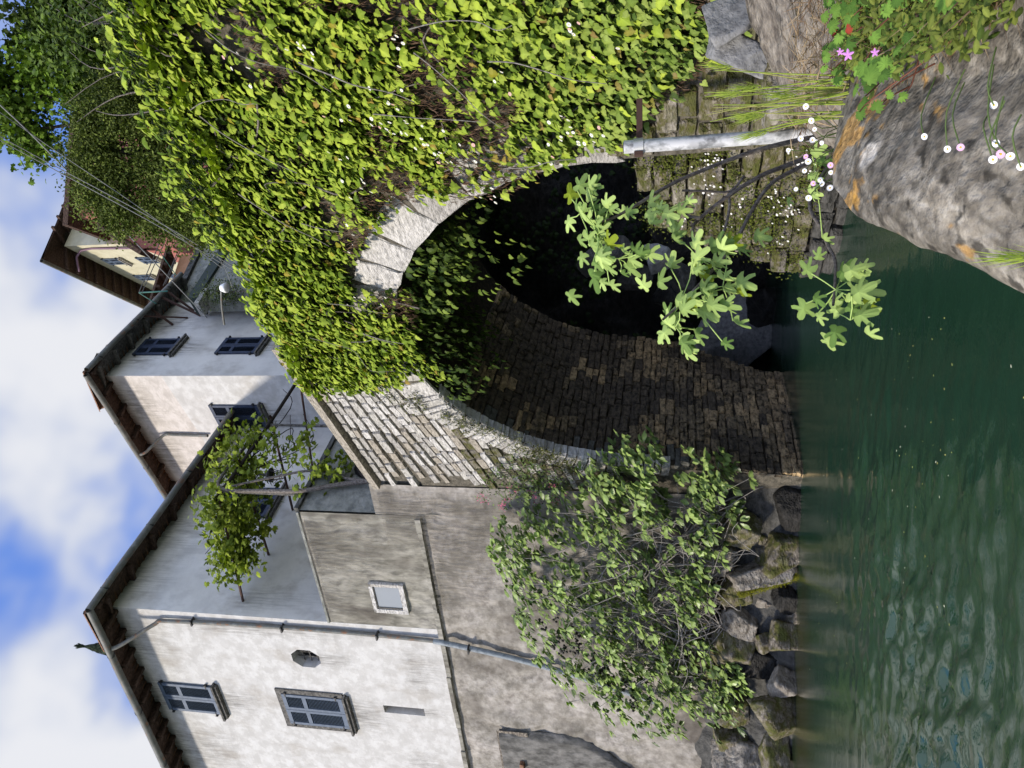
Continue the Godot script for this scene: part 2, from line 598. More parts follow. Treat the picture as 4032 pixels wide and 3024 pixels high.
	M.bark = mat(ntex(68, 0.03, [lin(0.06, 0.05, 0.042), lin(0.15, 0.13, 0.115), lin(0.27, 0.245, 0.22)], [0.25, 0.5, 0.8]), V(2.0, 1.0, 2.0), 0.95, fine, 1.0)
	M.twig = mat(ntex(71, 0.03, [lin(0.12, 0.11, 0.10), lin(0.24, 0.22, 0.20), lin(0.38, 0.36, 0.33)], [0.25, 0.5, 0.8]), V(2.0, 1.0, 2.0), 0.95)
	M.bark_dark = mat(ntex(69, 0.03, [lin(0.012, 0.01, 0.008), lin(0.03, 0.024, 0.02), lin(0.06, 0.05, 0.042)], [0.25, 0.5, 0.8]), V(2.0, 1.0, 2.0), 0.95, fine, 1.0)
	M.soil = mat(ntex(70, 0.02, [lin(0.04, 0.03, 0.02), lin(0.10, 0.075, 0.05), lin(0.19, 0.15, 0.10)], [0.25, 0.5, 0.8]), V(1.2, 1.2, 1.2), 1.0, fine, 3.0)
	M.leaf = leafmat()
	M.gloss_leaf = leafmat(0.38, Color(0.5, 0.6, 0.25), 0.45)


var L := {}


func leaves() -> void:
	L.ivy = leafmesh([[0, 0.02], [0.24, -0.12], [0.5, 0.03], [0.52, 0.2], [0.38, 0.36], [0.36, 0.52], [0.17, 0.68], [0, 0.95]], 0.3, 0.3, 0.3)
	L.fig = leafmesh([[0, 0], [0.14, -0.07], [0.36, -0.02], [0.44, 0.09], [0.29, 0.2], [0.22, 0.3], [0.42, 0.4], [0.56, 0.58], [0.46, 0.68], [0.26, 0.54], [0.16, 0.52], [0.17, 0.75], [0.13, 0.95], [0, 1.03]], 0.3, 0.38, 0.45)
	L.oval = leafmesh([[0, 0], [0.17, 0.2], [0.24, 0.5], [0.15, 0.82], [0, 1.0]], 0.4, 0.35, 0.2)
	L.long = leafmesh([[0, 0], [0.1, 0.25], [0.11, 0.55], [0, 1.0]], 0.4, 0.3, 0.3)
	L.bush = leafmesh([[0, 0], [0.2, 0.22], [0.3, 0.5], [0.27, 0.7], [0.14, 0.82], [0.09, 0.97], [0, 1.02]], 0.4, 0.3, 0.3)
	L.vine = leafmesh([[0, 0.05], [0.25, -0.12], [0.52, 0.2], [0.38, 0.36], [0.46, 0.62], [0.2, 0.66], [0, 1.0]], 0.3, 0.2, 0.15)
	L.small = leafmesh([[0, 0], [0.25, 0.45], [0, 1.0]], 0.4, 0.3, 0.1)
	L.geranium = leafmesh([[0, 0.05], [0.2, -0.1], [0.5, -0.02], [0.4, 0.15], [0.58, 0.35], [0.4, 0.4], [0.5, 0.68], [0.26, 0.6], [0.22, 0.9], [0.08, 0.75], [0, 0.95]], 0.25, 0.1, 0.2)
	# a daisy: petals round a disc
	var b := MB.new()
	for i in 16:
		var a := TAU * i / 16
		var w := 0.075
		var d := Vector3(cos(a), sin(a), 0)
		var s := Vector3(-sin(a), cos(a), 0)
		b.quad(d * 0.12 - s * w * 0.5, d * 0.5 - s * w + V(0, 0, 0.03), d * 0.5 + s * w + V(0, 0, 0.03), d * 0.12 + s * w * 0.5, V(0, 0, 1))
	L.petals = b.mesh()
	var dm := lathe([Vector2(0, 0.07), Vector2(0.1, 0.05), Vector2(0.16, 0.0), Vector2(0.12, -0.05), Vector2(0, -0.08)], 10)
	var st := SurfaceTool.new()
	st.begin(Mesh.PRIMITIVE_TRIANGLES)
	st.append_from(dm, 0, Transform3D(Basis(Vector3.RIGHT, PI / 2), Vector3.ZERO))
	L.disc = st.commit()
	L.blocks = []
	for i in 6:
		L.blocks.append(blockmesh(100 + i))
	L.flat_blocks = []
	for i in 6:
		L.flat_blocks.append(blockmesh(200 + i, 0.06, 0.02))


# ---------------------------------------------------------------- setting
func wave(x: float, z: float) -> float:
	var a := 0.004 + 0.046 * smoothstep(0.8, -3.2, x + 0.3 * (z + 6.0)) * smoothstep(-12.0, -5.5, z)
	var h := fn.get_noise_3d(x * 46.0, z * 92.0, 0.0) * 0.8 + 0.45 * fn.get_noise_3d(x * 120.0 + 400.0, z * 210.0, 50.0) + 0.28 * fn.get_noise_3d(x * 210.0, z * 360.0, 90.0)
	var swell := 0.5 + fn.get_noise_2d(x * 9.0 + 77.0, z * 9.0)
	return a * h * 2.2 * clampf(swell + 0.35, 0.15, 1.6)


func setting() -> void:
	# the hillside behind the village, one sheet out to the horizon
	var p := PackedVector3Array()
	var nu := 60
	var nv := 50
	for j in nv:
		for i in nu:
			var x := lerpf(-260, 260, float(i) / (nu - 1))
			var z := lerpf(-20.5, -420, pow(float(j) / (nv - 1), 1.6))
			var y := 6.3 + 0.36 * maxf(0, -z - 30.0) * (1.0 - 0.0009 * maxf(0, -z - 30.0)) + 4.0 * fn.get_noise_2d(x * 1.5, z * 1.5) * smoothstep(-24, -60, z)
			p.append(V(x, y, z))
	struct("hillside", gridmesh(p, nu, nv), mat(ntex(80, 0.02, [lin(0.02, 0.03, 0.01), lin(0.04, 0.06, 0.015), lin(0.08, 0.09, 0.03)], [0.25, 0.5, 0.8]), V(0.1, 0.1, 0.1), 1.0), "wooded hillside rising behind the village")
	# the lake
	var xs := []
	var zs := []
	var c := -60.0
	while c < 40.0:
		xs.append(c)
		c += 0.055 if c > -5.0 and c < 2.2 else (0.12 if c > -8.0 and c < 3.5 else 4.0)
	c = -40.0
	while c < 60.0:
		zs.append(c)
		c += 0.05 if c > -9.5 and c < -4.0 else (0.1 if c > -17.0 and c < -2.0 else 3.0)
	p = PackedVector3Array()
	var col := PackedColorArray()
	for j in range(zs.size() - 1, -1, -1):
		for i in xs.size():
			var x: float = xs[i]
			var z: float = zs[j]
			p.append(V(x, wave(x, z), z))
			# shallow over brown stones by the left shore, deep green elsewhere
			var sh := smoothstep(2.6, 0.2, absf(z + 13.7 + 0.15 * (x + 4.0)) + maxf(0.0, x + 3.2) * 1.2) * smoothstep(-1.0, -4.5, x)
			sh *= 0.6 + 0.8 * fn.get_noise_2d(x * 30.0, z * 30.0)
			var deep := Color(0.013, 0.040, 0.023).lerp(Color(0.019, 0.051, 0.030), clampf(0.5 + fn.get_noise_2d(x * 12.0, z * 5.0), 0, 1))
			col.append(deep.lerp(Color(0.045, 0.042, 0.018), clampf(sh, 0, 1)) * 10.0)
	var wm := StandardMaterial3D.new()
	wm.vertex_color_use_as_albedo = true
	wm.albedo_color = lin(0.1, 0.1, 0.1)
	wm.roughness = 0.04
	wm.metallic_specular = 0.66
	wm.heightmap_enabled = true
	wm.heightmap_texture = ntex(81, 0.02, [], [], 4)
	wm.heightmap_scale = 0.22
	wm.uv1_triplanar = true
	wm.uv1_world_triplanar = true
	wm.uv1_scale = V(0.55, 0.55, 1.3)
	# rows run towards +z so that du x dv points up
	struct("water", gridmesh(p, xs.size(), zs.size(), col), wm, "dark green rippled lake water")
	struct("lake_bed", boxmesh(V(-60, -3.2, -40), V(40, -3.0, 60)), M.soil, "stony bed under the lake")
	# street slab between houses and bridge, added to keep the gorge dark
	struct("street", boxmesh(V(3.9, 6.1, -0.3), V(11, 6.75, 5.6)), M.rock_dark, "street level slab at the bridge end added to shade the gorge", TT)


# path of the arch (x along the face, y up) in the bridge frame
func arch_path() -> Array:
	var o := [Vector2(0.0, -0.6), Vector2(0.0, 0.0), Vector2(0.1, 0.7), Vector2(0.2, 1.4), Vector2(0.29, 2.0), Vector2(0.35, 2.6)]
	for k in range(1, 40):
		var a := PI - PI * k / 40.0
		o.append(Vector2(3.5 + 3.15 * cos(a), 2.6 + 3.05 * sin(a)))
	o.append_array([Vector2(6.65, 2.6), Vector2(6.68, 1.4), Vector2(6.7, -0.6)])
	return o


func vault_point(q: Vector2, k: float) -> Vector3:
	var l := k * lerpf(3.0, 4.0, smoothstep(0.0, 2.7, q.y))
	return V(q.x - 0.385 * l, q.y, -0.923 * l)


func bridge() -> void:
	var o := thing("stone_bridge", "old stone arch bridge over the green water, half hidden by ivy", "bridge", TBR)
	var path := arch_path()
	# masonry behind the visible stones
	var outline := PackedVector2Array([Vector2(-0.75, -0.6)])
	for q in path:
		outline.append(q)
	outline.append_array(PackedVector2Array([Vector2(13, -0.6), Vector2(13, 6.6), Vector2(-0.75, 6.6)]))
	var tri := Geometry2D.triangulate_polygon(outline)
	var b := MB.new()
	for i in range(0, tri.size(), 3):
		var a := []
		for k in 3:
			a.append(outline[tri[i + k]])
		b.tri(V(a[0].x, a[0].y, 0), V(a[1].x, a[1].y, 0), V(a[2].x, a[2].y, 0), V(0, 0, 1))
		b.tri(vault_point(a[0], 1.0), vault_point(a[1], 1.0), vault_point(a[2], 1.0), V(0, 0, -1))
	var top := V(-0.75, 6.6, 0)
	var back := V(-0.385, 0, -0.923) * 4.0
	b.quad(top, V(13, 6.6, 0), V(13, 6.6, 0) + back, top + back, UP)
	var prof := [Vector2(-0.6, 7.42), Vector2(3.1, 7.42), Vector2(4.6, 7.15), Vector2(6.2, 6.9), Vector2(7.6, 6.8), Vector2(9, 6.45), Vector2(13, 6.3)]
	for k in [Vector3.ZERO, back]:
		for i in prof.size() - 1:
			var u0: Vector3 = V(prof[i].x, prof[i].y, -0.02) + k
			var u1: Vector3 = V(prof[i + 1].x, prof[i + 1].y, -0.02) + k
			var th := V(0, 0, -0.38)
			b.quad(V(u0.x, 6.0, u0.z), V(u1.x, 6.0, u1.z), u1, u0, V(0, 0, 1))
			b.quad(V(u0.x, 6.0, u0.z) + th, V(u1.x, 6.0, u1.z) + th, u1 + th, u0 + th, V(0, 0, -1))
			b.quad(u0, u1, u1 + th, u0 + th, UP)
	part(o, "masonry_core", b.mesh(), M.mortar, TBR)
	# inside of the vault
	var p := PackedVector3Array()
	for j in 9:
		for i in path.size():
			p.append(vault_point(path[i], j / 8.0))
	part(o, "vault", gridmesh(p, path.size(), 9), M.vault_joint, TBR)
	# damp blocks on the left half of the vault
	var lens := [0.0]
	for i in range(1, path.size()):
		lens.append(lens[-1] + path[i].distance_to(path[i - 1]))
	var along := func(t: float) -> Vector2:
		for i in range(1, path.size()):
			if lens[i] >= t:
				return path[i - 1].lerp(path[i], (t - lens[i - 1]) / (lens[i] - lens[i - 1]))
		return path[-1]
	var t := 0.52
	var n_blocks := 0
	var extra := [[], [], [], [], []]
	while t < 6.6:
		var hgt := rf(0.085, 0.18)
		var q: Vector2 = along.call(t + hgt / 2)
		var q2: Vector2 = along.call(t + hgt / 2 + 0.05)
		var tang := V(q2.x - q.x, q2.y - q.y, 0).normalized()
		var u := 0.0
		var first := true
		var total := lerpf(3.0, 4.0, smoothstep(0.0, 2.7, q.y))
		u = 0.14 if t > 2.6 else 0.0
		while u < total:
			var w := minf(rf(0.13, 0.48), total - u + 0.02)
			if w < 0.1:
				break
			var axis := V(-0.385, 0, -0.923)
			var z := axis.cross(tang)
			if z.x < 0.0 and t < 3.0 or z.y > 0.0:
				z = -z
			var mid := vault_point(q, (u + w / 2) / total)
			var deep := 0.085
			var ja := rf(-0.06, 0.06)
			var x := Transform3D(Basis((axis + tang * ja).normalized() * (w * rf(0.9, 1.0)), (tang - axis * ja).normalized() * (hgt * rf(0.78, 1.04)), z * deep), mid + z * rf(-0.02, 0.04) + tang * rf(-0.015, 0.015))
			if x.basis.determinant() < 0:
				x.basis.x = -x.basis.x
			var nz := fn.get_noise_2d(t * 45.0, u * 30.0) + rf(-0.12, 0.12)
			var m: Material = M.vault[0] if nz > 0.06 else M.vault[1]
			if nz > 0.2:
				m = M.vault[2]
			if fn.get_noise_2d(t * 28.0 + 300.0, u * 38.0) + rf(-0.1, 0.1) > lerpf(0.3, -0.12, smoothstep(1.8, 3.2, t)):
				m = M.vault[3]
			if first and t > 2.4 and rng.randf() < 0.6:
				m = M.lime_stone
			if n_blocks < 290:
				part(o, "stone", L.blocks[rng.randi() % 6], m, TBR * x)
			else:
				extra[M.vault.find(m)].append(TBR * x)
			n_blocks += 1
			first = false
			u += w
		t += hgt
	for i in 5:
		many(o, "upper_stones", L.blocks[i], M.vault[i] if i < 4 else M.lime_stone, extra[i], [])
	# voussoirs round the arch
	t = 2.7
	while t < 12.9:
		var th := rf(0.10, 0.19) if t < 7.0 else rf(0.3, 0.62)
		var q: Vector2 = along.call(t + th / 2)
		var q2: Vector2 = along.call(t + th / 2 + 0.04)
		var tg := V(q2.x - q.x, q2.y - q.y, 0).normalized()
		var rad := V(0, 0, 1).cross(tg)
		var depth := lerpf(0.30, 0.56, smoothstep(2.0, 8.0, t)) + rf(-0.04, 0.05)
		var x := Transform3D(Basis(rad * depth, tg * (th - (0.012 if t < 7.0 else 0.002)), V(0, 0, 0.2 if t < 7.0 else 0.055)), V(q.x, q.y, (-0.07 if t < 7.0 else -0.006) + rf(-0.008, 0.012)) + rad * (depth / 2 - 0.01))
		if x.basis.determinant() < 0:
			x.basis.x = -x.basis.x
		part(o, "voussoir", L.flat_blocks[rng.randi() % 6], M.stone[[0, 2, 2, 0, 1][rng.randi() % 5]], TBR * x)
		t += th
	# coursed stones of the spandrel
	var y := 7.36
	var row := 0
	while y > 3.4:
		var h := rf(0.10, 0.15)
		var s := -0.72 + rf(-0.2, 0)
		while s < 3.6:
			var w := rf(0.22, 0.55) if y > 5.4 else rf(0.15, 0.34)
			var slope := 0.165 * smoothstep(7.4, 6.4, y)
			var cx := s + w / 2
			var cy := y - h / 2 + slope * (cx - 2.6)
			var dx := cx - 3.5
			var r := Vector2(dx, maxf(cy - 2.6, 0.0) * 3.15 / 3.05).length()
			var ring := lerpf(0.36, 0.48, smoothstep(0.5, 3.0, cx))
			if r > 3.15 + ring + 0.06 and cy < 7.38 and cx - w / 2 > -0.74 and (cx < 3.0):
				var wild := cy < 5.5
				var x := Transform3D(Basis(V(1, slope, 0).normalized() * (w - rf(0.006, 0.02)), V(-slope, 1, 0).normalized() * (h - rf(0.01, 0.022)), V(0, 0, 0.3)), V(cx, cy, -0.12 + rf(-0.015, 0.018)))
				if wild:
					x = x * Transform3D(Basis(V(0, 0, 1), rf(-0.12, 0.12)), Vector3.ZERO)
				var m: Material = M.stone[rng.randi() % 4]
				if wild and rng.randf() < 0.6:
					m = M.mossy[rng.randi() % 3]
				part(o, "stone", L.flat_blocks[rng.randi() % 6], m, TBR * x)
			s += w
		y -= h
		row += 1
	# coping slabs
	var s := -0.72
	while s < 3.0:
		var w := rf(0.8, 1.3)
		b = MB.new()
		b.box(V(s + 0.004, 7.425, -0.5), V(s + w - 0.004, 7.55 + rf(-0.01, 0.01), 0.11))
		part(o, "coping_slab", b.mesh(), M.stone[3], TBR)
		s += w
	# rough stones of the leg below the ivy
	y = 0.0
	while y < 2.9:
		var h := rf(0.17, 0.27)
		s = 6.72
		while s < 9.2:
			var w := rf(0.22, 0.5)
			var x := Transform3D(Basis(V(w * rf(0.93, 1.03), 0, 0), V(0, h * rf(0.85, 1.08), 0), V(0, 0, 0.2)), V(s + w / 2, y + h / 2 + rf(-0.02, 0.02), -0.05 + rf(-0.03, 0.04)))
			part(o, "stone", L.blocks[rng.randi() % 6], M.mossy[rng.randi() % 3], TBR * x)
			s += w
		y += h


# ---------------------------------------------------------------- houses
func holed(s0: float, s1: float, y0: float, y1: float, holes: Array, depth := 0.35, z := 0.0) -> ArrayMesh:
	var b := MB.new()
	var xs := [s0, s1]
	var ys := [y0, y1]
	for h in holes:
		xs.append_array([h[0], h[1]])
		ys.append_array([h[2], h[3]])
	xs.sort()
	ys.sort()
	for j in ys.size() - 1:
		for i in xs.size() - 1:
			var c := Vector2((xs[i] + xs[i + 1]) / 2, (ys[j] + ys[j + 1]) / 2)
			var cut := false
			for h in holes:
				cut = cut or (c.x > h[0] and c.x < h[1] and c.y > h[2] and c.y < h[3])
			if not cut:
				b.quad(V(xs[i], ys[j], z), V(xs[i + 1], ys[j], z), V(xs[i + 1], ys[j + 1], z), V(xs[i], ys[j + 1], z), V(0, 0, 1))
	for h in holes:
		b.quad(V(h[0], h[2], z), V(h[0], h[3], z), V(h[0], h[3], z - depth), V(h[0], h[2], z - depth), Vector3.RIGHT)
		b.quad(V(h[1], h[2], z), V(h[1], h[3], z), V(h[1], h[3], z - depth), V(h[1], h[2], z - depth), Vector3.LEFT)
		b.quad(V(h[0], h[2], z), V(h[1], h[2], z), V(h[1], h[2], z - depth), V(h[0], h[2], z - depth), UP)
		b.quad(V(h[0], h[3], z), V(h[1], h[3], z), V(h[1], h[3], z - depth), V(h[0], h[3], z - depth), Vector3.DOWN)
	return b.mesh()


# two louvred shutters with stiles, rails and slats; window > shutter, louvre, sill
func window(house: Node3D, at: Transform3D, s0: float, s1: float, y0: float, y1: float, m: Material, surround: float, sill_m: Material) -> void:
	var b := MB.new()
	var z := 0.012
	if surround > 0.0:
		b.box(V(s0 - surround, y0 - 0.02, -0.02), V(s0, y1 + surround, 0.035))
		b.box(V(s1, y0 - 0.02, -0.02), V(s1 + surround, y1 + surround, 0.035))
		b.box(V(s0, y1, -0.02), V(s1, y1 + surround, 0.033))
	b.box(V(s0, y0, -0.05), V(s1, y1, 0.008))
	var w := part(house, "window", b.mesh(), sill_m if surround > 0.0 else M.void, at)
	b = MB.new()
	var ov := 0.12
	b.box(V(s0 - ov, y0 - 0.1, -0.02), V(s1 + ov, y0 - 0.05, 0.15))
	b.box(V(s0 - ov + 0.04, y0 - 0.16, -0.02), V(s1 + ov - 0.04, y0 - 0.1, 0.1))
	part(w, "sill", b.mesh(), sill_m, at)
	var mid := (s0 + s1) / 2
	for k in 2:
		var a := s0 if k == 0 else mid + 0.006
		var e := mid - 0.006 if k == 0 else s1
		b = MB.new()
		var st := 0.075
		b.box(V(a, y0, z), V(a + st, y1, z + 0.045))
		b.box(V(e - st, y0, z), V(e, y1, z + 0.045))
		var ym := y0 + (y1 - y0) * 0.64
		for r in [[y0, y0 + 0.12], [ym - 0.05, ym + 0.05], [y1 - 0.1, y1]]:
			b.box(V(a + st, r[0], z), V(e - st, r[1], z + 0.042))
		var sh := part(w, "shutter", b.mesh(), m, at)
		b = MB.new()
		for seg in [[y0 + 0.12, ym - 0.05], [ym + 0.05, y1 - 0.1]]:
			var y: float = seg[0] + 0.02
			while y < seg[1] - 0.015:
				b.box(V(-(e - a) / 2 + st, -0.004, -0.022), V((e - a) / 2 - st, 0.004, 0.022), Transform3D(Basis(Vector3.RIGHT, 0.75), V((a + e) / 2, y, z + 0.02)))
				y += 0.036
		part(w, "louvre", b.mesh(), m, at)
		b = MB.new()
		var hx := a if k == 0 else e
		for hy in [y0 + 0.16, y1 - 0.1]:
			b.box(V(hx - 0.06, hy - 0.012, z), V(hx + 0.06, hy + 0.012, z + 0.055))
			b.box(V(hx - 0.012 - (0.05 if k == 0 else -0.05), hy - 0.04, z), V(hx + 0.012 - (0.05 if k == 0 else -0.05), hy + 0.02, z + 0.07))
		part(w, "hinge", b.mesh(), M.iron, at)
	# black panel behind the slats, painting the dark of the room
	part(w, "shade", boxmesh(V(s0 + 0.02, y0 + 0.02, -0.04), V(s1 - 0.02, y1 - 0.02, 0.0115)), M.void, at)


# eave along x with rafters, boards, gutter and the lowest row of tiles
func eave(house: Node3D, at: Transform3D, x0: float, x1: float, yw: float, out: float, yo: float, gap: float, board: Material, gm: Material) -> void:
	var b := MB.new()
	b.quad(V(x0, yw + 0.12, -0.3), V(x1, yw + 0.12, -0.3), V(x1, yo + 0.02, out), V(x0, yo + 0.02, out), Vector3.DOWN)
	b.quad(V(x0, yw + 0.16, -0.3), V(x1, yw + 0.16, -0.3), V(x1, yo + 0.06, out), V(x0, yo + 0.06, out), UP)
	b.quad(V(x0, yo + 0.02, out), V(x1, yo + 0.02, out), V(x1, yo + 0.06, out), V(x0, yo + 0.06, out), V(0, 0, 1))
	part(house, "eave_board", b.mesh(), board, at)
	var x := x0 + gap * 0.5
	while x < x1:
		b = MB.new()
		var w := 0.085
		var j := rf(-0.03, 0.03)
		b.bar(V(x + j, yw + 0.04, -0.25), V(x + j, yo - 0.04, out - 0.07 + rf(-0.04, 0.03)), w, 0.13)
		part(house, "rafter", b.mesh(), board, at)
		x += gap
	var g := []
	var n := int((x1 - x0) / 0.5) + 2
	for i in n:
		var gx := lerpf(x0, x1, float(i) / (n - 1))
		g.append(V(gx, yo + 0.0 + 0.008 * sin(gx * 2.1), out + 0.075))
	part(house, "gutter", tube(g, 0.078, 0.078, 10), gm, at)
	x = x0 + 0.6
	while x < x1:
		part(house, "gutter_strap", tube([V(x, yo - 0.0, out + 0.06), V(x + 0.03, yo, out + 0.09)], 0.092, 0.092, 10), M.iron, at)
		x += 1.9
	b = MB.new()
	x = x0
	while x < x1:
		for k in 4:
			var a0 := PI * k / 4
			var a1 := PI * (k + 1) / 4
			var r := 0.085
			var d := V(0, 0, -1.4)
			var up := V(0, (yw - yo) / (out + 0.3) * 1.4, 0)
			var p0 := V(x + r * cos(a0), yo + 0.05 + r * sin(a0), out + 0.04)
			var p1 := V(x + r * cos(a1), yo + 0.05 + r * sin(a1), out + 0.04)
			b.quad(p0, p1, p1 + d + up, p0 + d + up, V(cos((a0 + a1) / 2), sin((a0 + a1) / 2), 0))
		b.tri(V(x - 0.085, yo + 0.05, out + 0.035), V(x + 0.085, yo + 0.05, out + 0.035), V(x, yo + 0.135, out + 0.035), V(0, 0, 1))
		x += 0.19
	tag(part(house, "roof_tile_row", b.mesh(), M.tile, at), "", "", "", "stuff")


func pipe(house: Node, called: String, pts: Array, r: float, m: Material, at: Transform3D) -> MeshInstance3D:
	return part(house, called, tube(spline(pts, 3), r, r, 9), m, at)


func corner_house() -> void:
	var o := thing("corner_house", "big white plastered house on the left with blue shutters and downpipe", "house", TA)
	# white front with an eight-sided hole and a slit
	var oc := [-5.17, -4.63, 9.78, 10.46]
	var sl := [-6.47, -6.23, 7.56, 8.54]
	part(o, "front_wall", holed(-16, -3.7, 6.8, 14.8, [oc, sl], 0.3), M.white_wall, TA)
	var b := MB.new()
	var k := 0.16
	for q in [[oc[0], oc[2], 1, 1], [oc[1], oc[2], -1, 1], [oc[0], oc[3], 1, -1], [oc[1], oc[3], -1, -1]]:
		var a := V(q[0], q[1], -0.001)
		var e := V(q[0] + q[2] * k, q[1], -0.001)
		var f := V(q[0], q[1] + q[3] * k * 1.2, -0.001)
		b.tri(a, e, f, V(0, 0, 1))
		b.quad(e, f, f - V(0, 0, 0.3), e - V(0, 0, 0.3), V(q[2], q[3], 0))
	part(o, "window_corner", b.mesh(), M.white_wall, TA)
	b = MB.new()
	b.box(V(oc[0], oc[2], -0.34), V(oc[1], oc[3], -0.3))
	var ow := part(o, "eight_sided_window", b.mesh(), M.void, TA)
	b = MB.new()
	for i in 3:
		var x: float = lerpf(oc[0], oc[1], (i + 1) / 4.0)
		b.bar(V(x, oc[2], -0.2), V(x, oc[3], -0.2), 0.018, 0.018, V(0, 0, 1))
		var y: float = lerpf(oc[2], oc[3], (i + 1) / 4.0)
		b.bar(V(oc[0], y, -0.19), V(oc[1], y, -0.19), 0.018, 0.018)
	part(ow, "grille", b.mesh(), M.wood_grey, TA)
	part(o, "slit_window", boxmesh(V(sl[0], sl[2], -0.34), V(sl[1], sl[3], -0.3)), M.dark_cap, TA)
	# side wall and body
	b = MB.new()
	var c1 := TA.affine_inverse() * (TAR * V(7.0, 0, 0))
	b.quad(V(-3.7, 6.8, 0), V(c1.x, 6.8, c1.z), V(c1.x, 14.8, c1.z), V(-3.7, 14.8, 0), V(1, 0, 0))
	part(o, "side_wall", b.mesh(), M.shade_side_wall, TA)
	b = MB.new()
	b.quad(V(-16, 6.8, 0), V(-16, 6.8, -7), V(-16, 14.8, -7), V(-16, 14.8, 0), V(-1, 0, 0))
	b.quad(V(-16, 6.8, -7), V(c1.x, 6.8, c1.z), V(c1.x, 14.8, c1.z), V(-16, 14.8, -7), V(0, 0, -1))
	part(o, "rear_wall", b.mesh(), M.shade_side_wall, TA)
	# hipped roof
	b = MB.new()
	var e0 := V(-3.1, 14.6, 0.6)
	var e1 := V(c1.x + 0.6, 14.6, c1.z)
	var e2 := V(-16.6, 14.6, -7.6)
	var e3 := V(-16.6, 14.6, 0.6)
	var r0 := V(-6.5, 15.75, -3.4)
	var r1 := V(-13.0, 15.75, -3.4)
	b.quad(e3, e0, r0, r1, V(0, 1, 1))
	b.tri(e0, e1, r0, V(1, 1, 0))
	b.quad(e1, e2, r1, r0, V(0, 1, -1))
	b.tri(e2, e3, r1, V(-1, 1, 0))
	part(o, "roof", b.mesh(), M.tile, TA)
	eave(o, TA, -16.5, -3.12, 14.62, 0.6, 14.5, 0.62, M.wood, M.gutter)
	eave(o, TAR, -0.62, 7.0, 14.62, 0.6, 14.5, 0.95, M.wood, M.gutter)
	window(o, TA, -7.05, -6.1, 12.84, 14.3, M.shutter, 0.0, M.wood_grey)
	window(o, TA, -7.12, -6.1, 9.5, 11.03, M.shutter, 0.14, M.wood_grey)
	window(o, TAR, 2.9, 3.9, 12.1, 13.45, M.shutter_navy, 0.0, M.wood_grey)
	for q in [[-7.15, -6.0, 11.6, 12.7], [-7.3, -5.95, 8.2, 9.36], [-6.55, -6.15, 7.0, 7.6], [-5.25, -4.55, 8.9, 9.8], [-9.5, -7.4, 12.6, 14.7], [-7.6, -5.6, 13.4, 14.75], [-5.8, -3.75, 13.2, 14.75], [-9.5, -7.6, 7.0, 8.4], [-5.9, -4.1, 6.85, 7.9], [-4.4, -3.72, 8.0, 13.5]]:
		stain(o, TA, q[0], q[1], q[2], q[3], 0.004, 0.6, q[3] > 14.6 or q[3] in [12.7, 9.36, 7.6, 9.8])
	for q in [[0.05, 1.6, 13.3, 14.7], [1.2, 3.4, 13.0, 14.7], [3.0, 5.6, 13.2, 14.7], [0.02, 0.9, 9.4, 12.0]]:
		stain(o, TAR, q[0], q[1], q[2], q[3], 0.004, 0.55, q[3] > 14)
	# downpipe, then the newer pipe that slants across the lower wall
	pipe(o, "downpipe", [V(-4.3, 14.42, 0.66), V(-4.28, 14.25, 0.55), V(-4.0, 13.55, 0.12), V(-3.93, 13.3, 0.09), V(-3.9, 11.5, 0.065), V(-3.9, 9.0, 0.065), V(-3.95, 6.9, 0.08)], 0.048, M.gutter, TA)
	pipe(o, "lower_pipe", [V(-3.95, 6.95, 0.09), V(-3.99, 6.6, 0.1), V(-4.25, 5.4, 0.09), V(-4.62, 4.1, 0.09), V(-5.0, 3.0, 0.1), V(-5.2, 2.4, 0.12)], 0.058, M.zinc, TA)
	for q in [V(-3.9, 12.6, 0.05), V(-3.9, 10.4, 0.05), V(-3.92, 8.2, 0.05), V(-4.07, 6.2, 0.1), V(-4.5, 4.5, 0.1)]:
		b = MB.new()
		b.box(q - V(0.07, 0.015, 0.05), q + V(0.07, 0.015, 0.11))
		part(o, "pipe_clip", b.mesh(), M.iron, TA)
	# thin ledge of slabs where the plaster ends
	var x := -14.0
	while x < -0.78:
		var w := rf(0.5, 1.1)
		b = MB.new()
		b.box(V(x, 6.74 + rf(-0.012, 0.012), -0.05), V(minf(x + w - 0.006, -0.76), 6.83 + rf(-0.012, 0.012), 0.085 + rf(-0.02, 0.02)))
		part(o, "ledge_slab", b.mesh(), M.streak_wall, TA)
		x += w


# a faint dirt mark a few millimetres in front of a wall, fading out at its edges
func stain(o: Node, at: Transform3D, x0: float, x1: float, y0: float, y1: float, z: float, strength: float, hard_top := true, called := "drip_stain") -> void:
	var p := PackedVector3Array()
	var col := PackedColorArray()
	for j in 9:
		for i in 7:
			var u := i / 6.0
			var v := j / 8.0
			p.append(V(lerpf(x0, x1, u), lerpf(y0, y1, v), z))
			var top := 1.0 if hard_top else 1.0 - smoothstep(0.7, 1.0, v)
			col.append(Color(1, 1, 1, strength * pow(v, 0.8) * top * smoothstep(0.0, 0.4, minf(u, 1.0 - u))))
	part(o, called, gridmesh(p, 7, 9, col), M.drip, at)


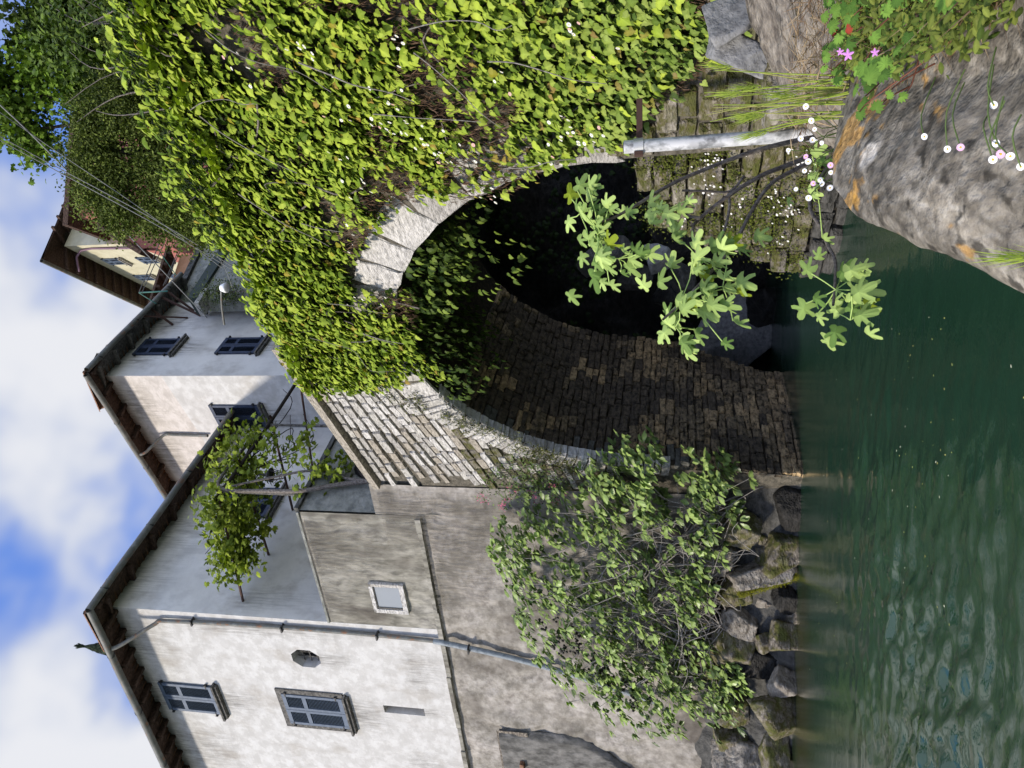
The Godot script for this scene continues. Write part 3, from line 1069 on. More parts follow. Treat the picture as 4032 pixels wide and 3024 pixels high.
func rough_grid(s0: float, s1: float, y0: float, y1: float, step: float, amp: float, sd: float, z0 := 0.0) -> ArrayMesh:
	var nu := int((s1 - s0) / step) + 2
	var nv := int((y1 - y0) / step) + 2
	var p := PackedVector3Array()
	for j in nv:
		for i in nu:
			var s := lerpf(s0, s1, float(i) / (nu - 1))
			var y := lerpf(y0, y1, float(j) / (nv - 1))
			var e := minf(1.0, minf(minf(i, nu - 1 - i), minf(j, nv - 1 - j)) / 2.0)
			p.append(V(s, y, z0 + e * amp * (fn.get_noise_3d(s * 40 + sd, y * 40, sd) + 0.6 * fn.get_noise_3d(s * 120 + sd, y * 120, sd))))
	return gridmesh(p, nu, nv)


func terrace() -> void:
	var o := thing("river_wall", "tall weathered grey retaining wall rising from the rocks under the houses", "wall", TA)
	part(o, "lower_face", rough_grid(-16, -0.05, -0.6, 6.76, 0.12, 0.09, 3.0, -0.02), M.rough_wall, TA)
	part(o, "right_face", rough_grid(-0.76, -0.03, 6.7, 7.66, 0.1, 0.05, 9.0, -0.02), M.rough_wall, TA)
	part(o, "terrace_face", rough_grid(-3.72, -0.74, 6.76, 9.28, 0.1, 0.05, 5.0, -0.005), M.streak_wall, TA)
	var b := MB.new()
	b.box(V(-3.7, 6.7, -0.8), V(-0.80, 9.25, -0.3))
	b.box(V(-0.8, -0.5, -1.2), V(-0.1, 7.62, -0.2))
	part(o, "wall_body", b.mesh(), M.grey_wall, TA)
	part(o, "return_wall", rough_grid(0.0, 6.9, 6.0, 9.27, 0.15, 0.05, 7.0, 0.03), M.grey_wall, TT)
	b = MB.new()
	b.box(V(-0.02, 9.24, -0.4), V(6.9, 9.33, 0.1))
	part(o, "return_coping", b.mesh(), M.dark_cap, TT)
	b = MB.new()
	b.box(V(-3.7, 9.26, -0.3), V(-0.74, 9.31, 0.03))
	part(o, "terrace_edge", b.mesh(), M.grey_wall, TA)
	b = MB.new()
	b.box(V(0.7, 6.2, -5.0), V(6.9, 8.3, -0.35))
	part(o, "terrace_floor", b.mesh(), M.grey_wall, TT)
	# low arched doorway just above the bridge coping, its dark a flat black sheet
	b = MB.new()
	for k in 8:
		var a0 := PI * k / 8
		var a1 := PI * (k + 1) / 8
		b.quad(V(1.3 + 0.42 * cos(a0), 6.6, 0.085), V(1.3 + 0.42 * cos(a0), 8.15 + 0.35 * sin(a0), 0.085), V(1.3 + 0.42 * cos(a1), 8.15 + 0.35 * sin(a1), 0.085), V(1.3 + 0.42 * cos(a1), 6.6, 0.085), V(0, 0, 1))
	part(o, "doorway", b.mesh(), M.void, TT)
	for q in [[-3.7, -2.4, 8.1, 9.24], [-2.7, -1.2, 7.4, 9.24], [-1.6, -0.78, 6.95, 9.24], [-2.2, -0.8, 7.9, 9.24]]:
		stain(o, TA, q[0], q[1], q[2], q[3], 0.06, 0.95, q[3] > 9)
	for q in [[-3.6, -1.0, 5.0, 6.7], [-1.6, -0.1, 4.4, 7.5], [-0.9, -0.08, 3.6, 7.6], [-2.4, -0.4, 4.2, 6.6]]:
		stain(o, TA, q[0], q[1], q[2], q[3], 0.075, 1.0)
	# small window with a crumbling frame
	b = MB.new()
	var w := [-3.27, -2.48, 7.39, 8.14]
	b.box(V(w[0], w[2], -0.05), V(w[0] + 0.1, w[3], 0.06))
	b.box(V(w[1] - 0.07, w[2], -0.05), V(w[1], w[3], 0.06))
	b.box(V(w[0] + 0.1, w[3] - 0.08, -0.05), V(w[1] - 0.07, w[3], 0.062))
	b.box(V(w[0] + 0.1, w[2], -0.05), V(w[1] - 0.07, w[2] + 0.1, 0.062))
	var win := part(o, "small_window", b.mesh(), M.stone[2], TA)
	part(win, "pane", boxmesh(V(w[0] + 0.14, w[2] + 0.12, -0.03), V(w[1] - 0.09, w[3] - 0.1, 0.026)), M.pane, TA)
	b = MB.new()
	b.box(V(w[0] + 0.1, w[2] + 0.1, -0.03), V(w[0] + 0.14, w[3] - 0.08, 0.045))
	b.box(V(w[0] + 0.14, w[3] - 0.1, -0.03), V(w[1] - 0.07, w[3] - 0.08, 0.045))
	part(win, "sash", b.mesh(), M.wood_grey, TA)
	# square buttress at the left edge of the view
	var bt := thing("buttress", "short grey stone buttress with a brick in it at the foot of the river wall", "buttress", TA * Transform3D(Basis(), V(-7.6, 0, 0)))
	var bp := PackedVector3Array()
	for j in 50:
		var by := lerpf(0.2, 5.85, j / 49.0)
		var right := lerpf(-9.0, -6.62, smoothstep(0.8, 4.6, by)) + 0.06 * fn.get_noise_2d(by * 60.0, 5.0)
		for i in 30:
			var bs := lerpf(-9.6, right, i / 29.0)
			bp.append(V(bs, by, (0.02 if i == 29 else 0.13) + 0.06 * fn.get_noise_3d(bs * 40.0 + 31.0, by * 40.0, 3.0)))
	part(bt, "buttress_face", gridmesh(bp, 30, 50), M.dark_render, TA)
	part(bt, "capping", rough_grid(-9.45, -6.58, 5.2, 5.9, 0.1, 0.12, 41.0, 0.11), M.rock_bare, TA)
	part(bt, "brick", boxmesh(V(-7.75, 5.35, 0.1), V(-7.5, 5.44, 0.25)), M.tile, TA)


func white_house() -> void:
	var o := thing("white_house", "tall white house behind the bridge end with navy shutters", "house", TL)
	var b := MB.new()
	b.quad(V(-7.5, 5, 0), V(0, 5, 0), V(0, 18.1, 0), V(-7.5, 18.1, 0), V(0, 0, 1))
	part(o, "front_wall", b.mesh(), M.pink_wall, TL)
	b = MB.new()
	b.quad(V(-7.5, 5, 0.004), V(0, 5, 0.004), V(0, 16.2, 0.004), V(-2.45, 16.0, 0.004), V(0, 0, 1))
	b.tri(V(-7.5, 5, 0.004), V(-2.45, 16.0, 0.004), V(-7.5, 16.0, 0.004), V(0, 0, 1))
	part(o, "new_plaster", b.mesh(), M.white_wall, TL)
	b = MB.new()
	b.quad(V(0, 5, 0), V(3.95, 5, 0), V(3.95, 18.1, 0), V(0, 18.1, 0), V(0, 0, 1))
	b.quad(V(3.95, 5, 0), V(3.95, 5, -6), V(3.95, 18.1, -6), V(3.95, 18.1, 0), V(1, 0, 0))
	part(o, "side_wall", b.mesh(), M.shade_side_wall, TR)
	var e := [TL * V(0.6, 18.0, 0.6), TL * V(-7.5, 18.0, 0.6), TL * V(-7.5, 18.0, -7), TR * V(4.6, 18.0, 0.6)]
	b = MB.new()
	var ridge: Vector3 = TL * V(-3.2, 19.6, -2.6)
	for i in 4:
		var q0: Vector3 = e[i]
		var q1: Vector3 = e[(i + 1) % 4]
		b.tri(q0, q1, ridge, UP)
	part(o, "roof", b.mesh(), M.tile)
	eave(o, TL, -7.5, 0.62, 17.98, 0.6, 17.86, 0.85, M.wood, M.gutter)
	eave(o, TR, -0.62, 4.65, 17.98, 0.6, 17.86, 0.8, M.wood_grey, M.gutter)
	window(o, TL, -2.03, -1.09, 13.6, 15.18, M.shutter_navy, 0.0, M.wood_grey)
	window(o, TR, 1.0, 1.8, 16.5, 17.75, M.shutter_navy, 0.0, M.wood_grey)
	window(o, TR, 1.02, 1.8, 13.75, 15.05, M.shutter_navy, 0.0, M.wood_grey)
	pipe(o, "downpipe", [V(-2.55, 17.8, 0.66), V(-2.5, 17.6, 0.6), V(-2.3, 17.2, 0.1), V(-2.28, 16.8, 0.08), V(-2.3, 15.7, 0.08)], 0.045, M.gutter, TL)
	for q in [[-2.2, -0.9, 12.4, 13.45], [-4.5, -2.0, 16.4, 18.0], [-2.2, -0.05, 16.6, 18.0]]:
		stain(o, TL, q[0], q[1], q[2], q[3], 0.008, 0.7)
	for q in [[0.05, 2.0, 16.6, 18.0], [1.8, 3.9, 16.2, 18.0], [0.85, 1.95, 15.4, 16.4], [0.9, 1.95, 12.6, 13.65]]:
		stain(o, TR, q[0], q[1], q[2], q[3], 0.004, 0.8)
	# rusty iron brackets under the side eave, once for drying lines
	for q in [[2.2, 17.95, 0.62, 3.0, 17.0, 0.02], [2.75, 18.0, 0.62, 2.6, 17.3, 0.02], [3.3, 17.9, 0.65, 3.1, 16.6, 0.02], [3.6, 17.8, 0.65, 3.4, 17.0, 0.02]]:
		b = MB.new()
		b.bar(V(q[0], q[1], q[2]), V(q[3], q[4], q[5]), 0.05, 0.06)
		part(o, "iron_bracket", b.mesh(), M.rust, TR)
	part(o, "wall_cable", tube(spline([V(3.9, 17.0, 0.05), V(3.6, 16.6, 0.05), V(3.7, 15.8, 0.06), V(3.4, 14.9, 0.06), V(3.6, 14.2, 0.06)]), 0.014, 0.014, 6), M.iron, TR)
	# wall lantern on a scrolled bracket
	var wall := V(-3.75, 14.0, 0.0)
	var c := TL * V(-3.75, 13.35, 0.62)
	c = V(-1.93, 10.28, -14.9)
	lantern(c)


func lantern(c: Vector3) -> void:
	var o := thing("wall_lantern", "black iron lantern with glass sides hanging by the white house wall", "lantern", Transform3D(Basis(UP, 0.4), c))
	var at := o.global_transform
	var b := MB.new()
	for i in 6:
		var a := TAU * i / 6
		var e := TAU * (i + 1) / 6
		var t0 := V(cos(a) * 0.13, 0.1, sin(a) * 0.13)
		var t1 := V(cos(e) * 0.13, 0.1, sin(e) * 0.13)
		var u0 := V(cos(a) * 0.075, -0.17, sin(a) * 0.075)
		var u1 := V(cos(e) * 0.075, -0.17, sin(e) * 0.075)
		b.bar(t0, u0, 0.014, 0.014)
		b.bar(t0, t1, 0.014, 0.014)
		b.bar(u0, u1, 0.014, 0.014)
		b.bar(t0 + V(0, 0.01, 0), V(0, 0.22, 0), 0.012, 0.012, V(0.3, 0.2, 1))
	part(o, "cage", b.mesh(), M.iron, at)
	part(o, "cap", lathe([Vector2(0.001, 0.3), Vector2(0.03, 0.27), Vector2(0.035, 0.23), Vector2(0.16, 0.11), Vector2(0.001, 0.115)], 12), M.iron, at)
	part(o, "bracket", tube(spline([V(0, 0.28, 0), V(0.0, 0.4, 0.0), V(-0.1, 0.47, -0.05), V(-0.22, 0.42, -0.12), V(-0.3, 0.3, -0.2), V(-0.35, 0.12, -0.3)]), 0.014, 0.014, 7), M.iron, at)


func far_houses() -> void:
	# cream house up the hill, seen past the white house
	var tc := frame(6.29, -30.13, 0.21, 0.978)     # left face, running towards us
	var td := frame(6.29, -30.13, 0.882, -0.471)   # gable face
	var ti := tc.affine_inverse() * td
	var o := thing("cream_house", "cream house with wide dark eaves up the hill behind the white house", "house", tc)
	var b := MB.new()
	var cream := mat(ntex(90, 0.015, [lin(0.44, 0.41, 0.29), lin(0.5, 0.47, 0.34), lin(0.55, 0.52, 0.39)], [0.25, 0.5, 0.8]), V(0.2, 0.2, 0.2), 0.95, M.fine, 1.0)
	b.quad(V(-9, 6, 0), V(0, 6, 0), V(0, 29.3, 0), V(-9, 29.3, 0), V(0, 0, 1))
	b.quad(ti * V(0, 6, 0), ti * V(8, 6, 0), ti * V(8, 29.3, 0), ti * V(0, 29.3, 0), V(1, 0, 1))
	part(o, "wall", b.mesh(), cream, tc)
	b = MB.new()
	var c0 := V(1.05, 29.28, 1.05)
	var l0 := V(-9.5, 29.28, 1.05)
	var r0 := tc.affine_inverse() * (td * V(8.5, 29.28, 1.05))
	var rg := tc.affine_inverse() * V(7.5, 32.0, -36.0)
	b.quad(l0, c0, V(-0.2, 29.6, -0.2), V(-9.5, 29.6, -0.2), V(0, -1, 0))
	b.quad(c0, r0, r0 + V(0, 0.3, -1.3), V(-0.2, 29.6, -0.2), V(0, -1, 0))
	b.tri(l0 + V(0, 0.12, 0), c0 + V(0, 0.12, 0), rg, UP)
	b.tri(c0 + V(0, 0.12, 0), r0 + V(0, 0.12, 0), rg, UP)
	part(o, "roof", b.mesh(), M.wood, tc)
	for i in 15:
		b = MB.new()
		b.bar(V(-9 + i * 0.62, 29.5, -0.1), V(-9 + i * 0.62, 29.22, 1.0), 0.1, 0.14)
		part(o, "rafter", b.mesh(), M.wood, tc)
	for i in 12:
		b = MB.new()
		b.bar(V(0.3 + i * 0.62, 29.5, -0.1), V(0.3 + i * 0.62, 29.22, 1.0), 0.1, 0.14)
		part(o, "rafter", b.mesh(), M.wood, td)
	part(o, "gutter", tube([l0 + V(0, 0.05, 0.05), (l0 + c0) * 0.5 + V(0, 0.05, 0.05), c0 + V(0, 0.05, 0.05)], 0.09, 0.09, 8), M.gutter, tc)
	for q in [[-1.95, 28.2], [-1.95, 26.35], [-4.2, 28.2], [-4.2, 26.35]]:
		window(o, tc, q[0] - 0.36, q[0] + 0.36, q[1] - 0.5, q[1] + 0.5, M.shutter, 0.0, M.stone[1])
	pipe(o, "downpipe", [V(-0.9, 29.1, 0.9), V(-0.35, 28.7, 0.1), V(-0.3, 26, 0.1), V(-0.3, 20, 0.1)], 0.05, plain(lin(0.16, 0.09, 0.13), 0.6), tc)
	# red house half behind the hedge
	var tr := frame(5.36, -26.76, 0.95, -0.08)
	o = thing("red_house", "red plastered house almost hidden by the evergreen hedge", "house", tr)
	b = MB.new()
	b.quad(V(0, 6, 0), V(4.5, 6, 0), V(4.5, 24.0, 0), V(0.7, 24.0, 0), V(0, 0, 1))
	b.tri(V(0, 6, 0), V(0.7, 24.0, 0), V(0, 22.7, 0), V(0, 0, 1))
	b.quad(V(0, 6, 0), V(0, 6, -5), V(0, 22.7, -5), V(0, 22.7, 0), V(-1, 0, 0))
	b.box(V(1.9, 24.0, -4.5), V(5.5, 27.0, -1.5))
	part(o, "wall", b.mesh(), mat(ntex(91, 0.015, [lin(0.33, 0.12, 0.10), lin(0.40, 0.16, 0.13)], [0.3, 0.7]), V(0.3, 0.3, 0.3), 0.95), tr)
	b = MB.new()
	b.bar(V(-0.35, 22.2, 0.2), V(0.75, 24.15, 0.2), 0.9, 0.16, V(1, -0.55, 0))
	b.box(V(0.7, 24.05, -2.5), V(4.5, 24.25, 0.6))
	b.box(V(1.4, 27.0, -5.0), V(6.0, 27.25, -0.9))
	part(o, "roof", b.mesh(), M.wood, tr)
	# low orange house
	var to := frame(3.62, -25.54, 0.91, -0.42)
	o = thing("orange_house", "orange plastered house with a dark tiled eave between the white and cream houses", "house", to)
	part(o, "wall", boxmesh(V(-2.5, 6, -3), V(1.95, 21.1, -0.7)), mat(ntex(92, 0.015, [lin(0.40, 0.21, 0.12), lin(0.46, 0.25, 0.15), lin(0.5, 0.28, 0.17)], [0.25, 0.5, 0.8]), V(0.3, 0.3, 0.3), 0.95, M.fine, 1.0), to)
	b = MB.new()
	b.quad(V(-2.5, 21.25, 0), V(1.9, 21.25, 0), V(1.9, 21.75, -1.2), V(-2.5, 21.75, -1.2), UP)
	b.quad(V(-2.5, 21.15, 0), V(1.9, 21.15, 0), V(1.9, 21.5, -1.0), V(-2.5, 21.5, -1.0), Vector3.DOWN)
	b.quad(V(-2.5, 21.15, 0), V(1.9, 21.15, 0), V(1.9, 21.25, 0), V(-2.5, 21.25, 0), V(0, 0, 1))
	part(o, "roof", b.mesh(), M.wood, to)
	for i in 9:
		b = MB.new()
		b.bar(V(-2.4 + i * 0.5, 21.3, -0.75), V(-2.4 + i * 0.5, 21.08, -0.03), 0.09, 0.12)
		part(o, "rafter", b.mesh(), M.wood, to)
	# concrete walls of the lane beside the white house
	var t2 := frame(3.6, -23.13, 0.82, -0.57)
	o = thing("upper_lane_wall", "upper bare concrete lane wall below the orange house", "wall", t2)
	part(o, "wall", boxmesh(V(-2.0, 6.8, -0.5), V(3.0, 18.0, 0)), M.grey_wall, t2)
	part(o, "coping", boxmesh(V(-2.0, 18.0, -0.6), V(3.0, 18.2, 0.12)), M.dark_cap, t2)
	var tw := frame(3.01, -21.44, 0.73, -0.68)
	o = thing("lower_lane_wall", "lower concrete lane wall with a dark green coping right of the white house", "wall", tw)
	part(o, "wall", boxmesh(V(-0.6, 6.8, -0.5), V(3.2, 16.25, 0)), M.grey_wall, tw)
	part(o, "coping", boxmesh(V(-0.6, 16.25, -0.6), V(3.2, 16.6, 0.1)), plain(lin(0.022, 0.035, 0.03), 0.8), tw)
	part(o, "pale_coping", boxmesh(V(-1.0, 16.0, -0.3), V(-0.3, 16.15, 0.2)), M.stone[0], tw)
	var xs := []
	var cs := []
	var sc := V(2.75, 15.3, -20.75)
	for i in 1500:
		var q := sc + V(rng.randfn() * 0.22, rng.randfn() * 0.42, rng.randfn() * 0.2)
		xs.append(leafx(q, V(rf(-1, 1), rf(0, 1), rf(0, 1)), V(rf(-1, 1), rf(-1, 0.5), rf(-1, 1)), rf(0.05, 0.10)))
		cs.append(mixc(Color(0.03, 0.05, 0.015), Color(0.12, 0.16, 0.05), rng.randf(), 0.2))
	var pl := thing("wall_shrub", "dark small leaved shrub beside the concrete lane wall", "shrub", Transform3D(Basis(), sc - V(0, 0.8, 0)))
	many(pl, "foliage", L.oval, M.leaf, xs, cs)
	part(pl, "stem", tube([sc - V(0, 0.9, 0), sc, sc + V(0.1, 0.5, 0)], 0.02, 0.008), M.bark)
	# street lamp: grey arm with a white dome
	var lp := V(1.76, 10.05, -12.7)
	o = thing("street_lamp", "grey street lamp arm with a white dome just above the ivy", "street lamp", Transform3D(Basis(), lp))
	part(o, "arm", tube(spline([lp + V(-0.62, 0.42, -0.6), lp + V(-0.3, 0.28, -0.3), lp + V(0, 0.1, 0)]), 0.02, 0.018, 8), M.gutter)
	part(o, "dome", lathe([Vector2(0.001, 0.12), Vector2(0.06, 0.1), Vector2(0.09, 0.03), Vector2(0.09, -0.02), Vector2(0.001, -0.025)], 14), plain(lin(0.75, 0.76, 0.77), 0.35), Transform3D(Basis(), lp))


# ---------------------------------------------------------------- pergola with a vine
func pergola() -> void:
	var o := thing("pergola", "thin rusty pole pergola on the terrace carrying a grape vine", "pergola", TT * Transform3D(Basis(), V(0.5, 9.3, 0)))
	for q in [[0.45, 0.0, 9.25, 11.2], [2.6, 0.0, 9.25, 11.05], [4.9, 0.0, 9.25, 11.1]]:
		part(o, "post", tube([TT * V(q[0], q[2], q[1]), TT * V(q[0] + 0.02, q[3], q[1])], 0.035, 0.03, 8), M.wood_grey)
	part(o, "rail", tube(spline([TT * V(0.2, 11.2, 0.0), TT * V(2.6, 11.08, 0.02), TT * V(5.2, 11.1, 0.0)]), 0.04, 0.04, 8), M.bark_dark)
	for q in [[0.38, 11.52, 0.42, 11.22], [1.73, 11.5, 1.3, 11.15], [3.2, 11.5, 2.8, 11.1], [4.6, 11.5, 4.5, 11.1]]:
		part(o, "cross_pole", tube([TAR * V(q[0], q[1], -0.03), TT * V(q[2], q[3], 0.12)], 0.03, 0.028, 8), M.rust)
	var v := thing("grape_vine", "light green grape vine climbing over the pergola poles", "vine", Transform3D(Basis(), TT * V(0.7, 7.0, 0.2)))
	var trunk := [TT * V(0.95, 6.9, 0.22), TT * V(0.75, 7.8, 0.18), TT * V(0.6, 8.6, 0.16), TT * V(0.38, 9.3, 0.18), TT * V(0.42, 10.2, 0.1), TT * V(0.5, 11.2, 0.05), TT * V(1.2, 11.5, -0.1), TT * V(2.6, 11.4, -0.2)]
	part(v, "trunk", tube(spline(trunk), 0.06, 0.03), M.bark)
	part(v, "trunk", tube(spline([TT * V(0.8, 7.0, 0.2), TT * V(0.7, 8.2, 0.2), TT * V(0.95, 9.2, 0.2), TT * V(0.8, 10.2, 0.1), TT * V(0.6, 11.1, 0.0)]), 0.04, 0.02), M.bark)
	part(v, "limb", tube(spline([TT * V(0.7, 8.0, 0.2), TT * V(1.0, 8.3, 0.2), TT * V(1.5, 8.5, 0.22), TT * V(2.0, 8.95, 0.2)]), 0.03, 0.02), M.bark_dark)
	var xs := []
	var cs := []
	# centre along the pergola, its spread, how many
	for i in 12:
		var a := TT * V(rf(0.2, 4.5), 11.2 + rf(-0.1, 0.4), rf(-2.0, 0.1))
		var e := a + V(rf(-0.9, 0.9), rf(-0.2, 0.5), rf(-0.7, 0.7))
		part(v, "limb", tube(spline([TT * V(rf(0.4, 2.5), 11.2, -0.1), a, e]), 0.016, 0.006, 6), M.bark_dark)
	var nclump := 320
	for i in nclump:
		var k := rng.randf()
		var c: Vector3
		if k < 0.94:
			var u := pow(rng.randf(), 1.2) * 2.7 - 0.1
			var w := -rf(-0.1, 2.35)
			if fn.get_noise_3d(u * 60, 5.0, w * 60) < -0.12:
				continue
			c = TT * V(u - 0.14 * w * 0.0, 11.25 + 0.14 * -w + rf(-0.5, 0.4) + 0.17 * u, w + 0.15)
		elif k < 0.97:
			c = TT * V(rf(1.1, 2.6), rf(9.7, 11.0), rf(-0.2, 0.3))
		else:
			c = TT * V(rf(0.5, 1.4), rf(8.6, 9.5), rf(0.1, 0.3))
		var shade := rng.randf()
		for j in 13:
			var d := V(rng.randfn(), rng.randfn() * 0.8, rng.randfn()) * 0.13
			xs.append(leafx(c + d, V(rf(-0.7, 0.7), rf(-0.2, 1), rf(-0.1, 1)), V(rf(-1, 1), rf(-1.2, 0.1), rf(-1, 1)), rf(0.09, 0.16)))
			cs.append(mixc(Color(0.10, 0.14, 0.017), Color(0.33, 0.41, 0.05), clampf(shade + rf(-0.35, 0.35), 0, 1), 0.2))
	many(v, "foliage", L.vine, M.leaf, xs, cs)


# ---------------------------------------------------------------- under the arch
func abutment() -> void:
	var o := thing("rock_abutment", "mossy rough stone wall standing in the water under the right end of the arch", "wall", TRW)
	var edge := func(y: float) -> float:
		return lerpf(3.5, 4.1, clampf((y - 0.3) / 0.9, 0, 1)) if y < 1.2 else lerpf(4.1, 4.55, clampf((y - 1.2) / 0.85, 0, 1))
	var b := MB.new()
	var ys := [-0.6, 0.3, 1.2, 2.05]
	for i in 3:
		var a: float = edge.call(ys[i]) + 0.06
		var c: float = edge.call(ys[i + 1]) + 0.06
		b.quad(V(a, ys[i], -0.05), V(9, ys[i], -0.05), V(9, ys[i + 1], -0.05), V(c, ys[i + 1], -0.05), V(0, 0, 1))
		b.quad(V(a, ys[i], -0.05), V(a + 1.0, ys[i], -3.0), V(c + 1.0, ys[i + 1], -3.0), V(c, ys[i + 1], -0.05), V(-1, 0, 0))
	b.quad(V(4.61, 2.05, -0.05), V(9, 2.3, -0.05), V(9, 2.3, -3), V(5.6, 2.05, -3), UP)
	part(o, "wall_core", b.mesh(), M.dark_joint, TRW)
	var y := -0.1
	while y < 2.3:
		var h := rf(0.16, 0.27)
		var s: float = edge.call(y) + rf(-0.05, 0.03)
		if y > 2.05:
			s = 5.1
		while s < 8.8:
			var w := rf(0.22, 0.52)
			var x := Transform3D(Basis(V(0, 0, 1), rf(-0.07, 0.07)) * Basis(V(w * rf(0.93, 1.03), 0, 0), V(0, h * rf(0.85, 1.08), 0), V(0, 0, 0.24)), V(s + w / 2, y + h / 2 + rf(-0.025, 0.025), -0.06 + rf(-0.05, 0.06)))
			part(o, "stone", L.blocks[rng.randi() % 6], M.mossy[rng.randi() % 3] if y > 0.35 else M.rock_deep, TRW * x)
			s += w
		y += h
	# side of the wall along the channel
	y = -0.1
	while y < 2.0:
		var h := rf(0.18, 0.28)
		var u := 0.1
		while u < 2.6:
			var w := rf(0.3, 0.55)
			var e: float = edge.call(y)
			var q := V(e + 0.33 * u, y + h / 2, -u - w / 2)
			var ax := V(0.32, 0, -0.947)
			var x := Transform3D(Basis(ax * (w - 0.015), V(0, h - 0.015, 0), ax.cross(UP) * 0.3), q + V(0.06, 0, 0))
			part(o, "stone", L.blocks[rng.randi() % 6], M.mossy[1], TRW * x)
			u += w
		y += h
	# moss cushions and little white flowers on it
	var xs := []
	var cs := []
	var fx := []
	for i in 520:
		var yy := rf(0.45, 2.35)
		var s: float = edge.call(yy) + pow(rng.randf(), 0.8) * 2.9
		if fn.get_noise_3d(s * 55, yy * 55, 4.0) < -0.05:
			continue
		for j in 26:
			var q := V(s + rng.randfn() * 0.11, yy + rng.randfn() * 0.07, 0.1 + rf(-0.02, 0.06))
			xs.append(TRW * leafx(q, V(rf(-0.6, 0.6), rf(0.2, 1), 1), V(rf(-1, 1), rf(-1, 1), 0.2), rf(0.02, 0.05)))
			cs.append(mixc(Color(0.045, 0.06, 0.01), Color(0.15, 0.18, 0.03), rng.randf(), 0.25))
	for i in 46:
		var c := V(0, 0, 0.13)
		c.y = rf(0.4, 2.3)
		c.x = edge.call(c.y) + rf(0, 2.9)
		for j in rng.randi_range(2, 9):
			fx.append(TRW * leafx(c + V(rng.randfn() * 0.08, rng.randfn() * 0.06, rf(0, 0.05)), V(rf(-0.4, 0.3), 0.5, 1), UP, rf(0.02, 0.03)))
	many(o, "moss", L.small, M.leaf, xs, cs)
	many(o, "tiny_flowers", L.petals, plain(lin(0.8, 0.8, 0.78), 0.7), fx, [])
	# grey drain pipe with its bracket
	var pt := V(1.97, 2.42, -6.46)
	var pb := V(1.97, 0.7, -6.42)
	var d := thing("drain_pipe", "short pale grey drain pipe clamped to the wall under the ivy", "pipe", Transform3D(Basis(), pb))
	part(d, "pipe", tube([pb, pb.lerp(pt, 0.3), pb.lerp(pt, 0.7), pt], 0.056, 0.054, 16), M.pvc)
	part(d, "inside", lathe([Vector2(0.001, -0.01), Vector2(0.05, 0.0)], 12), M.void, Transform3D(Basis(), pt + V(0, 0.008, 0)))  # black disc painting the dark inside the pipe
	b = MB.new()
	var ct := pb.lerp(pt, 0.93)
	part(d, "clamp", tube([ct - V(0, 0.04, 0), ct + V(0, 0.04, 0)], 0.066, 0.066, 14), plain(lin(0.45, 0.46, 0.46), 0.4, 0.3))
	b.box(ct + V(-0.085, -0.035, -0.02), ct + V(-0.055, 0.035, 0.05))
	b.box(ct + V(0.055, -0.03, -0.03), ct + V(0.4, 0.02, -0.01))
	part(d, "bracket", b.mesh(), M.rust)


func gorge() -> void:
	# back wall of the gorge, coloured near black to paint its shade
	var p := PackedVector3Array()
	var nu := 60
	var nv := 40
	for j in nv:
		for i in nu:
			var u := float(i) / (nu - 1)
			var v := float(j) / (nv - 1)
			var q := V(lerpf(-4.0, 9.0, u), lerpf(-0.8, 7.2, v), lerpf(-20.3, -15.0, u))
			q += V(0.4, 0, 0.9) * (0.9 * fn.get_noise_3d(q.x * 14, q.y * 14, q.z * 14) + 0.5 * fn.get_noise_3d(q.x * 45, q.y * 45, q.z * 45) - 0.6 * v)
			p.append(q)
	struct("gorge_cliff", gridmesh(p, nu, nv), M.rock_dark, "cliff at the back of the gorge with its shade put into the colour")
	var xs := []
	var cs := []
	for i in 3800:
		var u := rng.randf()
		var q := V(lerpf(-1.0, 6.5, u), rf(0.9, 6.8), lerpf(-19.0, -15.9, u) + rf(0.1, 0.8))
		if fn.get_noise_3d(q.x * 22, q.y * 22, 9.0) < -0.02:
			continue
		xs.append(leafx(q, V(rf(-0.6, 0.4), rf(0, 0.8), 1), V(rf(-0.6, 0.6), -1, 0.2), rf(0.08, 0.14)))
		cs.append(mixc(Color(0.012, 0.022, 0.008), Color(0.03, 0.05, 0.015), rng.randf(), 0.3))  # near black greens, gorge shade put into the leaf colour
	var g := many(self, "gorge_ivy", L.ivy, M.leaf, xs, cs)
	tag(g, "ivy hanging on the cliff behind the arch with the shade put into its leaf colour", "ivy")
	# boulders lying in the gorge: centre, half width, half height
	var list := [
		[V(1.0, 0.75, -17.7), V(0.82, 1.15, 0.7), "big smooth dark boulder at the far foot of the arch"],
		[V(2.35, 3.5, -15.0), V(0.3, 0.34, 0.3), "topmost small round boulder deep under the arch"],
		[V(2.11, 2.8, -15.4), V(0.28, 0.3, 0.3), "round grey boulder left of the mid pile under the arch"],
		[V(2.36, 2.34, -14.75), V(0.29, 0.29, 0.3), "pale rounded boulder in the middle of the pile under the arch"],
		[V(1.77, 2.18, -15.8), V(0.26, 0.3, 0.3), "dark narrow boulder leftmost in the pile under the arch"],
		[V(2.53, 3.06, -15.1), V(0.3, 0.33, 0.3), "second highest boulder in the pile under the arch"],
		[V(2.02, 1.83, -15.0), V(0.34, 0.28, 0.3), "low flat boulder at the foot of the pile under the arch"],
		[V(1.64, 0.12, -16.8), V(0.5, 0.42, 0.5), "wet black boulder at the waterline behind the arch"],
		[V(2.9, 1.2, -15.6), V(1.0, 1.3, 0.6), "large rock carrying the boulder pile under the arch"]]
	for i in list.size():
		var r := part(self, "gorge_boulder", rockmesh(300 + i, list[i][1] * 1.1, 11, 0.03), M.rock_slab if i in [0, 3] else M.rock_deep if i in [1, 2, 5, 6] else M.rock_dark, Transform3D(Basis(UP, i * 0.7), list[i][0]))
		tag(r, list[i][2], "boulder", "boulders in the gorge")


